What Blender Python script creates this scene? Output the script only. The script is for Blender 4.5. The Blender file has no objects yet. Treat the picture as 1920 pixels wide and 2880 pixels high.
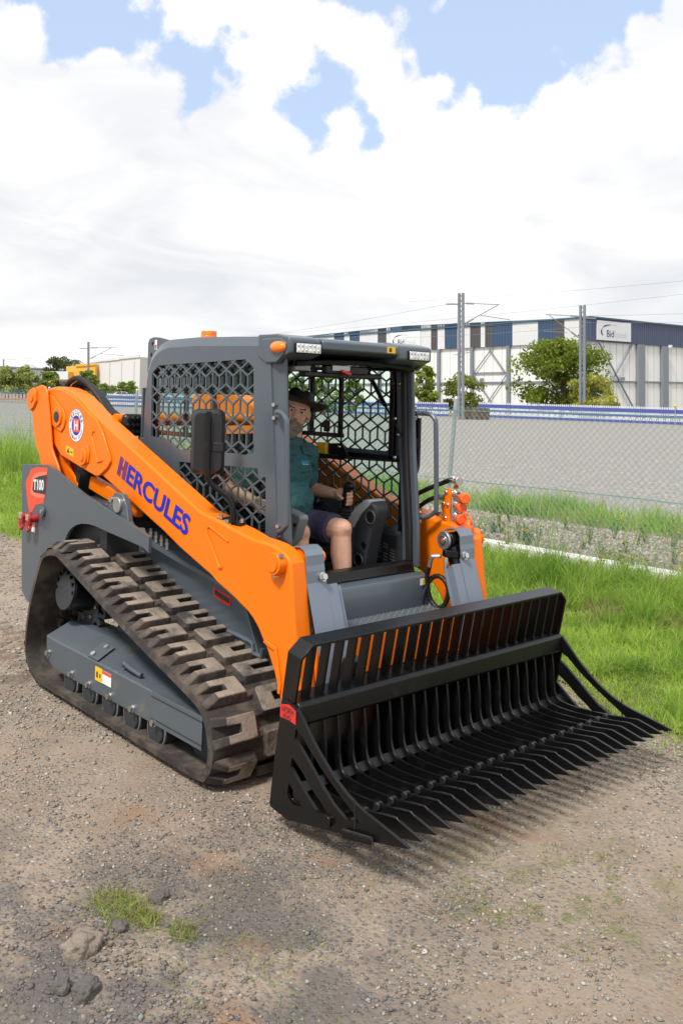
import bpy, bmesh, math, random
import numpy as np
from math import sin, cos, pi, radians, sqrt, atan2
from mathutils import Vector, Matrix, Euler, noise as mnoise
from mathutils.geometry import tessellate_polygon

S = bpy.context.scene
COL = S.collection

# ------------------------------------------------------------------ camera
RIGHT = Vector((0.6636042, 0.74765241, 0.02540377))
DOWN = Vector((0.01599337, 0.0197716, -0.9996766))
FWD = Vector((-0.74791289, 0.66379587, 0.00116303))
CAM = Vector((3.96886, -3.22146, 1.7857))
cd = bpy.data.cameras.new('camera')
cam = bpy.data.objects.new('camera', cd); COL.objects.link(cam)
M = Matrix.Identity(4)
for i in range(3):
    M[i][0] = RIGHT[i]; M[i][1] = -DOWN[i]; M[i][2] = -FWD[i]; M[i][3] = CAM[i]
cam.matrix_world = M
cd.sensor_width = 36.0; cd.sensor_fit = 'AUTO'
cd.lens = 2543.85 / 2880 * 36
cd.shift_y = -(1440 - 1108.47) / 2880
cd.clip_start = 0.05; cd.clip_end = 2000
S.camera = cam
PLUMB = Matrix.Rotation(0.025434, 3, Vector((0.7775, -0.6289, 0))).to_4x4()

# ------------------------------------------------------------------ light
SUN = Vector((0.16, -0.55, 0.82)).normalized()
S.view_settings.view_transform = 'Standard'
S.view_settings.look = 'None'
S.view_settings.gamma = 1.0
S.view_settings.exposure = 0.43
S.view_settings.use_curve_mapping = False
sl = bpy.data.lights.new('sun', 'SUN'); sl.energy = 2.9; sl.angle = radians(10.0); sl.color = (1.0, 0.955, 0.89)
sun = bpy.data.objects.new('sun', sl); COL.objects.link(sun)
sun.rotation_euler = SUN.to_track_quat('Z', 'Y').to_euler()
sun.location = SUN * 60

W = bpy.data.worlds.new('World'); S.world = W; W.use_nodes = True
def build_world():
    nt = W.node_tree; N = nt.nodes; L = nt.links; N.clear()
    def nd(t, **k):
        n = N.new(t)
        for a, b in k.items(): setattr(n, a, b)
        return n
    def mth(op, a, b=None, clamp=False):
        n = nd('ShaderNodeMath', operation=op, use_clamp=clamp)
        for i, q in enumerate((a, b)):
            if q is None: continue
            if isinstance(q, (int, float)): n.inputs[i].default_value = q
            else: L.new(q, n.inputs[i])
        return n.outputs[0]
    out = nd('ShaderNodeOutputWorld'); bg = nd('ShaderNodeBackground'); L.new(bg.outputs[0], out.inputs[0])
    sky = nd('ShaderNodeTexSky', sky_type='NISHITA', sun_disc=False)
    sky.sun_elevation = math.asin(SUN.z); sky.sun_rotation = atan2(SUN.x, SUN.y)
    sky.air_density = 1.0; sky.dust_density = 1.4; sky.ozone_density = 1.0
    tc = nd('ShaderNodeTexCoord'); d = tc.outputs['Generated']
    nrm = nd('ShaderNodeVectorMath', operation='NORMALIZE'); L.new(d, nrm.inputs[0]); d = nrm.outputs[0]
    sep = nd('ShaderNodeSeparateXYZ'); L.new(d, sep.inputs[0])
    zc = mth('MAXIMUM', sep.outputs[2], 0.0)
    inv = mth('DIVIDE', 1.0, mth('ADD', zc, 0.28))
    comb = nd('ShaderNodeVectorMath', operation='SCALE'); L.new(d, comb.inputs[0]); L.new(inv, comb.inputs[3])
    # billowing edge noise
    n1 = nd('ShaderNodeTexNoise'); n1.inputs['Scale'].default_value = 9.0; n1.inputs['Detail'].default_value = 9; n1.inputs['Roughness'].default_value = 0.58
    L.new(d, n1.inputs['Vector'])
    n3 = nd('ShaderNodeTexNoise'); n3.inputs['Scale'].default_value = 38.0; n3.inputs['Detail'].default_value = 8; n3.inputs['Roughness'].default_value = 0.6
    L.new(d, n3.inputs['Vector'])
    vo = nd('ShaderNodeTexVoronoi', feature='SMOOTH_F1'); vo.inputs['Scale'].default_value = 24.0; vo.inputs['Smoothness'].default_value = 0.3
    L.new(d, vo.inputs['Vector'])
    # gaps of blue among the clouds : (direction, radius)
    gaps = [((-0.838, 0.397, 0.374), .044), ((-0.826, 0.438, 0.356), .025), ((-0.812, 0.474, 0.338), .015), ((-0.804, 0.491, 0.334), .030), ((-0.783, 0.519, 0.343), .025),
            ((-0.803, 0.507, 0.313), .010), ((-0.729, 0.607, 0.316), .025), ((-0.739, 0.61, 0.286), .017), ((-0.719, 0.609, 0.334), .013), ((-0.703, 0.649, 0.292), .011),
            ((-0.599, 0.706, 0.378), .069), ((-0.64, 0.679, 0.359), .035), ((-0.574, 0.737, 0.357), .052), ((-0.625, 0.711, 0.323), .020), ((-0.516, 0.766, 0.384), .055),
            ((-0.47, 0.791, 0.40), .034), ((-0.853, 0.354, 0.395), .030), ((-0.60, 0.62, 0.50), .140), ((-0.80, 0.33, 0.50), .100)]
    cur = None
    for c, r in gaps:
        vm = nd('ShaderNodeVectorMath', operation='DISTANCE'); L.new(d, vm.inputs[0]); vm.inputs[1].default_value = Vector(c).normalized()
        v = mth('SUBTRACT', r, vm.outputs['Value'])
        if cur is None: cur = v
        else:
            sm = nd('ShaderNodeMath', operation='SMOOTH_MAX'); L.new(cur, sm.inputs[0]); L.new(v, sm.inputs[1]); sm.inputs[2].default_value = 0.012; cur = sm.outputs[0]
    # the same broken cloud everywhere else in the sky
    n2 = nd('ShaderNodeTexNoise'); n2.inputs['Scale'].default_value = 2.2; n2.inputs['Detail'].default_value = 3; L.new(comb.outputs[0], n2.inputs['Vector'])
    vm = nd('ShaderNodeVectorMath', operation='DISTANCE'); L.new(d, vm.inputs[0]); vm.inputs[1].default_value = Vector((-0.72, 0.62, 0.15)).normalized()
    away = mth('MULTIPLY', mth('SUBTRACT', vm.outputs['Value'], 0.62, True), 1.0)
    wild = mth('MULTIPLY', mth('SUBTRACT', n2.outputs[0], 0.60), 0.5)
    wild = mth('MINIMUM', wild, mth('SUBTRACT', away, 0.07))
    gap = mth('MAXIMUM', cur, wild)
    e = mth('ADD', gap, mth('MULTIPLY', mth('SUBTRACT', n1.outputs[0], 0.5), 0.075))
    e = mth('ADD', e, mth('MULTIPLY', mth('SUBTRACT', n3.outputs[0], 0.5), 0.045))
    e = mth('ADD', e, mth('MULTIPLY', mth('SUBTRACT', vo.outputs['Distance'], 0.4), 0.045))
    mr = nd('ShaderNodeMapRange', interpolation_type='SMOOTHSTEP'); L.new(e, mr.inputs[0]); mr.inputs[1].default_value = -0.005; mr.inputs[2].default_value = 0.011
    blue_f = mr.outputs[0]
    # cloud brightness: white tops, faintly grey undersides
    n4 = nd('ShaderNodeTexNoise'); n4.inputs['Scale'].default_value = 4.6; n4.inputs['Detail'].default_value = 8; n4.inputs['Roughness'].default_value = 0.52; n4.inputs['Distortion'].default_value = 0.5
    mp = nd('ShaderNodeMapping'); mp.inputs['Scale'].default_value = (1.0, 1.0, 3.2); L.new(d, mp.inputs['Vector']); L.new(mp.outputs[0], n4.inputs['Vector'])
    ramp = nd('ShaderNodeValToRGB'); L.new(n4.outputs[0], ramp.inputs[0])
    cr = ramp.color_ramp; cr.elements[0].position = 0.33; cr.elements[0].color = (0.61, 0.625, 0.655, 1); cr.elements[1].position = 0.62; cr.elements[1].color = (0.83, 0.83, 0.83, 1)
    e2 = cr.elements.new(0.46); e2.color = (0.70, 0.708, 0.722, 1)
    hs = nd('ShaderNodeMapRange'); L.new(sep.outputs[2], hs.inputs[0]); hs.inputs[1].default_value = 0.16; hs.inputs[2].default_value = 0.30
    mixw = nd('ShaderNodeMix', data_type='RGBA'); L.new(hs.outputs[0], mixw.inputs[0]); L.new(ramp.outputs[0], mixw.inputs[6]); mixw.inputs[7].default_value = (0.85, 0.85, 0.855, 1)
    mixw2 = nd('ShaderNodeMix', data_type='RGBA'); mixw2.inputs[0].default_value = 0.30; L.new(ramp.outputs[0], mixw2.inputs[6]); L.new(mixw.outputs[2], mixw2.inputs[7])
    # thin veil over the blue
    skm = nd('ShaderNodeVectorMath', operation='SCALE'); L.new(sky.outputs[0], skm.inputs[0]); skm.inputs[3].default_value = 0.10
    veil = nd('ShaderNodeMix', data_type='RGBA'); veil.inputs[0].default_value = 0.6; L.new(skm.outputs[0], veil.inputs[6]); veil.inputs[7].default_value = (0.58, 0.715, 0.95, 1)
    fin = nd('ShaderNodeMix', data_type='RGBA'); L.new(blue_f, fin.inputs[0]); L.new(mixw2.outputs[2], fin.inputs[6]); L.new(veil.outputs[2], fin.inputs[7])
    L.new(fin.outputs[2], bg.inputs[0]); bg.inputs[1].default_value = 1.0
build_world()

# ------------------------------------------------------------------ materials
MATS = {}
def new_mat(name):
    m = bpy.data.materials.new(name); m.use_nodes = True
    nt = m.node_tree; b = nt.nodes['Principled BSDF']
    return m, nt, b
def mat(name, col, rough=0.5, metal=0.0, var=0.0, vscale=6.0, bump=0.0, bscale=60.0, coat=0.0, rvar=0.0, dirt=None, spec=None, world=False):
    if name in MATS: return MATS[name]
    m, nt, b = new_mat(name); N = nt.nodes; L = nt.links
    b.inputs['Base Color'].default_value = (*col, 1); b.inputs['Roughness'].default_value = rough; b.inputs['Metallic'].default_value = metal
    if coat: b.inputs['Coat Weight'].default_value = coat; b.inputs['Coat Roughness'].default_value = 0.08
    if spec is not None: b.inputs['Specular IOR Level'].default_value = spec
    tc = N.new('ShaderNodeTexCoord'); cur = None; crd = N.new('ShaderNodeNewGeometry').outputs['Position'] if world else tc.outputs['Object']
    if var or rvar or dirt:
        n = N.new('ShaderNodeTexNoise'); n.inputs['Scale'].default_value = vscale; n.inputs['Detail'].default_value = 5; L.new(crd, n.inputs['Vector'])
        if var:
            mx = N.new('ShaderNodeMix'); mx.data_type = 'RGBA'; L.new(n.outputs[0], mx.inputs[0])
            mx.inputs[6].default_value = (*[c * (1 - var) for c in col], 1); mx.inputs[7].default_value = (*[min(1, c * (1 + var)) for c in col], 1)
            cur = mx.outputs[2]; L.new(cur, b.inputs['Base Color'])
        if rvar:
            mr = N.new('ShaderNodeMapRange'); L.new(n.outputs[0], mr.inputs[0]); mr.inputs[3].default_value = max(0, rough - rvar); mr.inputs[4].default_value = rough + rvar; L.new(mr.outputs[0], b.inputs['Roughness'])
        if dirt:
            dc, lo, hi, sc = dirt
            n2 = N.new('ShaderNodeTexNoise'); n2.inputs['Scale'].default_value = sc; n2.inputs['Detail'].default_value = 7; n2.inputs['Roughness'].default_value = 0.65; L.new(crd, n2.inputs['Vector'])
            mr = N.new('ShaderNodeMapRange'); L.new(n2.outputs[0], mr.inputs[0]); mr.inputs[1].default_value = lo; mr.inputs[2].default_value = hi
            mx = N.new('ShaderNodeMix'); mx.data_type = 'RGBA'; L.new(mr.outputs[0], mx.inputs[0])
            if cur: L.new(cur, mx.inputs[6])
            else: mx.inputs[6].default_value = (*col, 1)
            mx.inputs[7].default_value = (*dc, 1); L.new(mx.outputs[2], b.inputs['Base Color'])
    if bump:
        n = N.new('ShaderNodeTexNoise'); n.inputs['Scale'].default_value = bscale; n.inputs['Detail'].default_value = 4; L.new(crd, n.inputs['Vector'])
        bp = N.new('ShaderNodeBump'); bp.inputs['Strength'].default_value = bump; bp.inputs['Distance'].default_value = 0.01; L.new(n.outputs[0], bp.inputs['Height']); L.new(bp.outputs[0], b.inputs['Normal'])
    MATS[name] = m
    return m
def glass_mat(name, tint, refl=0.12):
    m, nt, b = new_mat(name); N = nt.nodes; L = nt.links; N.remove(b)
    out = N['Material Output']
    t = N.new('ShaderNodeBsdfTransparent'); t.inputs[0].default_value = (*tint, 1)
    g = N.new('ShaderNodeBsdfGlossy'); g.inputs['Roughness'].default_value = 0.02; g.inputs[0].default_value = (0.9, 0.95, 0.95, 1)
    lw = N.new('ShaderNodeLayerWeight'); lw.inputs[0].default_value = 0.12; fr = N.new('ShaderNodeMath'); fr.operation = 'MULTIPLY'; L.new(lw.outputs['Fresnel'], fr.inputs[0]); fr.inputs[1].default_value = .9
    mx = N.new('ShaderNodeMixShader'); L.new(fr.outputs[0], mx.inputs[0]); L.new(t.outputs[0], mx.inputs[1]); L.new(g.outputs[0], mx.inputs[2]); L.new(mx.outputs[0], out.inputs[0])
    MATS[name] = m
    return m
def attr_mat(name, rough=0.8, trans=0.0, spec=0.3, var=0.0):
    """colour comes from the mesh attribute 'tint' (each stone, blade or leaf has its own colour)"""
    m, nt, b = new_mat(name); N = nt.nodes; L = nt.links
    a = N.new('ShaderNodeAttribute'); a.attribute_name = 'tint'
    L.new(a.outputs['Color'], b.inputs['Base Color']); b.inputs['Roughness'].default_value = rough; b.inputs['Specular IOR Level'].default_value = spec
    if trans:
        out = N['Material Output']; t = N.new('ShaderNodeBsdfTranslucent'); L.new(a.outputs['Color'], t.inputs[0])
        mx = N.new('ShaderNodeMixShader'); mx.inputs[0].default_value = trans; L.new(b.outputs[0], mx.inputs[1]); L.new(t.outputs[0], mx.inputs[2]); L.new(mx.outputs[0], out.inputs[0])
    MATS[name] = m
    return m

ORANGE = mat('orange_paint', (0.86, 0.178, 0.003), 0.40, var=0.07, vscale=1.6, rvar=.06, coat=0.06, bump=0.03, bscale=180, spec=.28)
ORANGE2 = mat('orange_rubber_cap', (0.85, 0.13, 0.02), 0.5)
GREY = mat('slate_grey_paint', (0.072, 0.093, 0.112), 0.36, var=0.10, vscale=4, rvar=0.06, bump=0.03, bscale=200, coat=0.2)
GREYD = mat('dusty_slate_paint', (0.078, 0.096, 0.112), 0.45, var=0.12, vscale=4, rvar=0.08, dirt=((0.17, 0.14, 0.11), 0.56, 0.80, 7))
STEELP = mat('satin_steel_grey', (0.19, 0.225, 0.275), 0.34, 0.3, var=0.05, vscale=4)
DKGREY = mat('charcoal_interior', (0.028, 0.032, 0.036), 0.55, var=0.1)
MIDGREY = mat('grey_plastic', (0.22, 0.235, 0.24), 0.5)
BLACK = mat('black_paint', (0.0042, 0.0042, 0.0046), 0.34, var=0.25, vscale=8, rvar=0.06, bump=0.04, bscale=90, spec=.4, dirt=((0.022, 0.020, 0.018), 0.58, 0.80, 9), world=True)
BLACKM = mat('black_matt', (0.010, 0.010, 0.011), 0.6)
WELD = mat('weld_bead', (0.035, 0.033, 0.032), 0.35, 0.5, bump=0.6, bscale=120)
PLASTIC = mat('black_plastic', (0.013, 0.0135, 0.015), 0.42, bump=0.06, bscale=300)
RUBBER = mat('track_rubber', (0.032, 0.027, 0.024), 0.78, var=0.25, vscale=9, dirt=((0.135, 0.105, 0.080), 0.46, 0.74, 7), bump=0.15, bscale=60, world=True)
TREAD = mat('dusty_tread', (0.225, 0.186, 0.148), 0.9, var=0.35, vscale=14, dirt=((0.045, 0.041, 0.04), 0.50, 0.66, 6.0), bump=0.35, bscale=70, world=True)
STEEL = mat('bright_steel', (0.62, 0.62, 0.60), 0.25, 1.0)
ZINC = mat('dull_zinc', (0.42, 0.43, 0.43), 0.42, 0.85, var=0.1)
BLUE = mat('blue_print', (0.006, 0.022, 0.40), 0.4, spec=.25)
PURPLE = mat('purple_print', (0.14, 0.025, 0.22), 0.4)
WHITE = mat('white_print', (0.80, 0.80, 0.80), 0.45)
YELLOW = mat('yellow_print', (0.80, 0.50, 0.01), 0.45)
RED = mat('red_print', (0.62, 0.03, 0.025), 0.4)
REDORANGE = mat('red_orange_print', (0.72, 0.075, 0.03), 0.4)
DARKPRINT = mat('dark_print', (0.03, 0.03, 0.03), 0.4)
AMBER = mat('amber_lens', (0.95, 0.22, 0.005), 0.18, coat=0.6)
LENS = mat('white_lens', (0.80, 0.82, 0.82), 0.16, 0.35)
GLASS = glass_mat('tinted_glass', (0.78, 0.93, 0.88))
SKIN = mat('skin', (0.68, 0.385, 0.265), 0.55, var=0.14, vscale=22, bump=0.1, bscale=120)
SHIRT = mat('teal_shirt', (0.034, 0.122, 0.128), 0.85, var=0.18, vscale=9, bump=0.25, bscale=40)
SHORTS = mat('navy_shorts', (0.052, 0.045, 0.090), 0.9, var=0.2, vscale=10, bump=0.25, bscale=40)
FELT = mat('dark_oilskin', (0.022, 0.020, 0.016), 0.62, var=0.25, vscale=14, bump=0.2, bscale=60)
HAIR = mat('greying_hair', (0.21, 0.18, 0.155), 0.8, var=0.55, vscale=45, bump=0.5, bscale=200)
HAIRD = mat('dark_hair', (0.05, 0.032, 0.022), 0.8, var=0.4, vscale=40)
EYEW = mat('eye_white', (0.55, 0.52, 0.49), 0.3)
CONCRETE = mat('white_concrete', (0.62, 0.61, 0.59), 0.8, var=0.12, vscale=5, bump=0.2, bscale=30)
GALV = mat('galvanised_steel', (0.46, 0.48, 0.50), 0.5, 0.5, var=0.1)
GREENW = mat('green_coated_wire', (0.11, 0.25, 0.235), 0.5)
BARK = mat('bark', (0.11, 0.085, 0.065), 0.9, var=0.25)

# ------------------------------------------------------------------ mesh builder
OFF = {}
class MB:
    def __init__(s): s.v = []; s.f = []; s.m = []
    def add(s, vs, fs, mi=0):
        o = len(s.v); s.v.extend(tuple(q) for q in vs); s.f.extend(tuple(i + o for i in q) for q in fs); s.m.extend([mi] * len(fs)); return s
    def box(s, x0, x1, y0, y1, z0, z1, mi=0):
        return s.add([(x, y, z) for x in (x0, x1) for y in (y0, y1) for z in (z0, z1)], [(0, 1, 3, 2), (4, 6, 7, 5), (0, 4, 5, 1), (2, 3, 7, 6), (0, 2, 6, 4), (1, 5, 7, 3)], mi)
    def bar(s, p0, p1, w, h, up=(0, 0, 1), mi=0):
        p0 = Vector(p0); p1 = Vector(p1); d = (p1 - p0).normalized(); u = Vector(up); a = d.cross(u)
        if a.length < 1e-5: a = d.cross(Vector((1, 0, 0)))
        a.normalize(); b = a.cross(d).normalized(); vs = []
        for p in (p0, p1):
            for sa, sb in ((-1, -1), (1, -1), (1, 1), (-1, 1)): vs.append(p + a * sa * w / 2 + b * sb * h / 2)
        return s.add(vs, [(0, 1, 2, 3), (7, 6, 5, 4), (0, 4, 5, 1), (1, 5, 6, 2), (2, 6, 7, 3), (3, 7, 4, 0)], mi)
    def tube(s, pts, r, n=8, caps=True, mi=0):
        pts = [Vector(p) for p in pts]; k = len(pts); rr = r if isinstance(r, (list, tuple)) else [r] * k
        vs = []; ref = None
        for i, p in enumerate(pts):
            d = (pts[min(i + 1, k - 1)] - pts[max(i - 1, 0)]).normalized()
            if ref is None:
                ref = Vector((0, 0, 1)) if abs(d.z) < .9 else Vector((1, 0, 0))
            a = (ref - d * ref.dot(d)).normalized(); ref = a; b = d.cross(a)
            for j in range(n):
                t = 2 * pi * j / n; vs.append(p + (a * cos(t) + b * sin(t)) * rr[i])
        fs = []
        for i in range(k - 1):
            for j in range(n):
                j2 = (j + 1) % n; fs.append((i * n + j, i * n + j2, (i + 1) * n + j2, (i + 1) * n + j))
        if caps: fs.append(tuple(range(n - 1, -1, -1))); fs.append(tuple((k - 1) * n + j for j in range(n)))
        return s.add(vs, fs, mi)
    def cyl(s, p0, p1, r0, r1=None, n=16, mi=0): return s.tube([p0, p1], [r0, r0 if r1 is None else r1], n, True, mi)
    def ball(s, c, r, n=12, m=8, R=None, mi=0):
        if isinstance(r, (int, float)): r = (r, r, r)
        c = Vector(c); vs = []; fs = []
        def P(x, y, z):
            v = Vector((x * r[0], y * r[1], z * r[2])); return c + (R @ v if R else v)
        vs.append(P(0, 0, 1))
        for i in range(1, m):
            t = pi * i / m
            for j in range(n): p = 2 * pi * j / n; vs.append(P(sin(t) * cos(p), sin(t) * sin(p), cos(t)))
        vs.append(P(0, 0, -1)); e = len(vs) - 1
        for j in range(n):
            fs.append((0, 1 + j, 1 + (j + 1) % n)); fs.append((e, 1 + (m - 2) * n + (j + 1) % n, 1 + (m - 2) * n + j))
        for i in range(m - 2):
            for j in range(n): a = 1 + i * n + j; b = 1 + i * n + (j + 1) % n; fs.append((a, a + n, b + n, b))
        return s.add(vs, fs, mi)
    def capsule(s, p0, p1, r0, r1=None, n=12):
        r1 = r0 if r1 is None else r1; p0 = Vector(p0); p1 = Vector(p1)
        s.cyl(p0, p1, r0, r1, n); s.ball(p0, r0, n, 8); s.ball(p1, r1, n, 8); return s
    def prism(s, poly, ax, a0, a1, holes=(), mi=0):
        mk = {'y': lambda u, v, w: (u, w, v), 'x': lambda u, v, w: (w, u, v), 'z': lambda u, v, w: (u, v, w)}[ax]
        loops = [list(poly)] + [list(h) for h in holes]
        flat = [q for l in loops for q in l]; n = len(flat)
        tris = tessellate_polygon([[Vector((q[0], q[1], 0)) for q in l] for l in loops])
        vs = [mk(q[0], q[1], a0) for q in flat] + [mk(q[0], q[1], a1) for q in flat]
        fs = [(a, b, c) for a, b, c in tris] + [(c + n, b + n, a + n) for a, b, c in tris]
        o = 0
        for l in loops:
            k = len(l)
            for i in range(k): j = (i + 1) % k; fs.append((o + i, o + j, o + j + n, o + i + n))
            o += k
        return s.add(vs, fs, mi)
    def tf(s, Mx):
        s.v = [tuple(Mx @ Vector(q)) for q in s.v]; return s
    def join(s, o):
        k = len(s.v); s.v.extend(o.v); s.f.extend(tuple(i + k for i in q) for q in o.f); s.m.extend(o.m); return s
    def build(s, name, mats, parent=None, smooth=35, bevel=0.0, fix=True, seg=2, label=None, kind=None):
        if not isinstance(mats, (list, tuple)): mats = [mats]
        off = OFF.get(parent.name, Vector((0, 0, 0))) if parent else Vector((0, 0, 0))
        me = bpy.data.meshes.new(name)
        vs = s.v if off.length < 1e-9 else [(a - off.x, b - off.y, c - off.z) for a, b, c in s.v]
        me.from_pydata(vs, [], s.f)
        for m_ in mats: me.materials.append(m_)
        if len(mats) > 1: me.polygons.foreach_set('material_index', s.m)
        if fix:
            bm = bmesh.new(); bm.from_mesh(me); bmesh.ops.recalc_face_normals(bm, faces=bm.faces); bm.to_mesh(me); bm.free()
        me.update()
        if smooth:
            me.polygons.foreach_set('use_smooth', [True] * len(me.polygons))
            if smooth < 180: me.set_sharp_from_angle(angle=radians(smooth))
        o = bpy.data.objects.new(name, me); COL.objects.link(o)
        if parent: o.parent = parent; OFF[o.name] = off
        if bevel:
            b = o.modifiers.new('bevel', 'BEVEL'); b.width = bevel; b.segments = seg; b.limit_method = 'ANGLE'; b.angle_limit = radians(40); b.harden_normals = False
        if label: o['label'] = label
        if kind: o['kind'] = kind
        return o

def tag(o, label=None, cat=None, group=None, kind=None):
    if label: o['label'] = label
    if cat: o['category'] = cat
    if group: o['group'] = group
    if kind: o['kind'] = kind
    return o
def thing(name, label, cat, loc=(0, 0, 0), group=None, plumb=False):
    o = bpy.data.objects.new(name, None); COL.objects.link(o); o.location = loc; o.empty_display_size = 0.2
    if plumb: o.rotation_euler = PLUMB.to_euler()
    OFF[o.name] = Vector((0, 0, 0)) if plumb else Vector(loc)
    return tag(o, label, cat, group)

_txt = {}
def text_geo(st, bold=0.0):
    k = (st, bold)
    if k in _txt: return _txt[k]
    cu = bpy.data.curves.new('lettering_curve', 'FONT'); cu.body = st; cu.size = 1.0; cu.offset = bold; cu.resolution_u = 3
    o = bpy.data.objects.new('lettering_curve', cu); COL.objects.link(o)
    dg = bpy.context.evaluated_depsgraph_get()
    me = bpy.data.meshes.new_from_object(o.evaluated_get(dg))
    vs = [tuple(v.co) for v in me.vertices]; fs = [tuple(p.vertices) for p in me.polygons]
    bpy.data.objects.remove(o); bpy.data.curves.remove(cu); bpy.data.meshes.remove(me)
    x0 = min(v[0] for v in vs); x1 = max(v[0] for v in vs); y0 = min(v[1] for v in vs); y1 = max(v[1] for v in vs)
    _txt[k] = ([((v[0] - x0), (v[1] - y0)) for v in vs], fs, x1 - x0, y1 - y0)
    return _txt[k]
def put_text(mb, st, org, U, V, w, h, bold=0.0, mi=0):
    """writes st in the box org .. org + U*w + V*h"""
    vs, fs, tw, th = text_geo(st, bold); org = Vector(org); U = Vector(U); V = Vector(V)
    mb.add([org + U * (x / tw * w) + V * (y / th * h) for x, y in vs], fs, mi)
    return mb
def quad(mb, a, b, c, d, mi=0): return mb.add([a, b, c, d], [(0, 1, 2, 3)], mi)

def inside(poly, x, z):
    c = False; n = len(poly); j = n - 1
    for i in range(n):
        xi, zi = poly[i]; xj, zj = poly[j]
        if (zi > z) != (zj > z) and x < (xj - xi) * (z - zi) / (zj - zi) + xi: c = not c
        j = i
    return c
def clip(poly, a, b):
    ts = [0.0, 1.0]; ax, az = a; dx, dz = b[0] - ax, b[1] - az; n = len(poly)
    for i in range(n):
        px, pz = poly[i]; qx, qz = poly[(i + 1) % n]; ex, ez = qx - px, qz - pz; D = dx * ez - dz * ex
        if abs(D) < 1e-12: continue
        t = ((px - ax) * ez - (pz - az) * ex) / D; u = ((px - ax) * dz - (pz - az) * dx) / D
        if 0 < t < 1 and -1e-9 <= u <= 1 + 1e-9: ts.append(t)
    ts.sort(); out = []
    for t0, t1 in zip(ts, ts[1:]):
        if t1 - t0 < 1e-6: continue
        tm = (t0 + t1) / 2
        if inside(poly, ax + dx * tm, az + dz * tm): out.append(((ax + dx * t0, az + dz * t0), (ax + dx * t1, az + dz * t1)))
    return out
def smooth_path(pts, step, closed=True):
    P = [Vector(p) for p in pts]; n = len(P); out = []
    for i in range(n if closed else n - 1):
        p0, p1, p2, p3 = P[(i - 1) % n], P[i], P[(i + 1) % n], P[(i + 2) % n]
        if not closed: p0 = P[max(i - 1, 0)]; p3 = P[min(i + 2, n - 1)]
        for k in range(8):
            t = k / 8; out.append(0.5 * ((2 * p1) + (p2 - p0) * t + (2 * p0 - 5 * p1 + 4 * p2 - p3) * t * t + (3 * p1 - p0 - 3 * p2 + p3) * t ** 3))
    if not closed: out.append(P[-1])
    L = [0]; m = len(out); ns = m if closed else m - 1
    for i in range(ns): L.append(L[-1] + (out[(i + 1) % m] - out[i]).length)
    tot = L[-1]; k = max(3, round(tot / step)); res = []; j = 0
    for i in range(k if closed else k + 1):
        s = tot * i / k
        while j + 2 < len(L) and L[j + 1] < s: j += 1
        f = (s - L[j]) / max(1e-9, L[j + 1] - L[j]); res.append(out[j].lerp(out[(j + 1) % m], f))
    return res, tot

exec_order = []
# ================================================================== SETTING
rng = random.Random(7); nr = np.random.default_rng(7)

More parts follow.
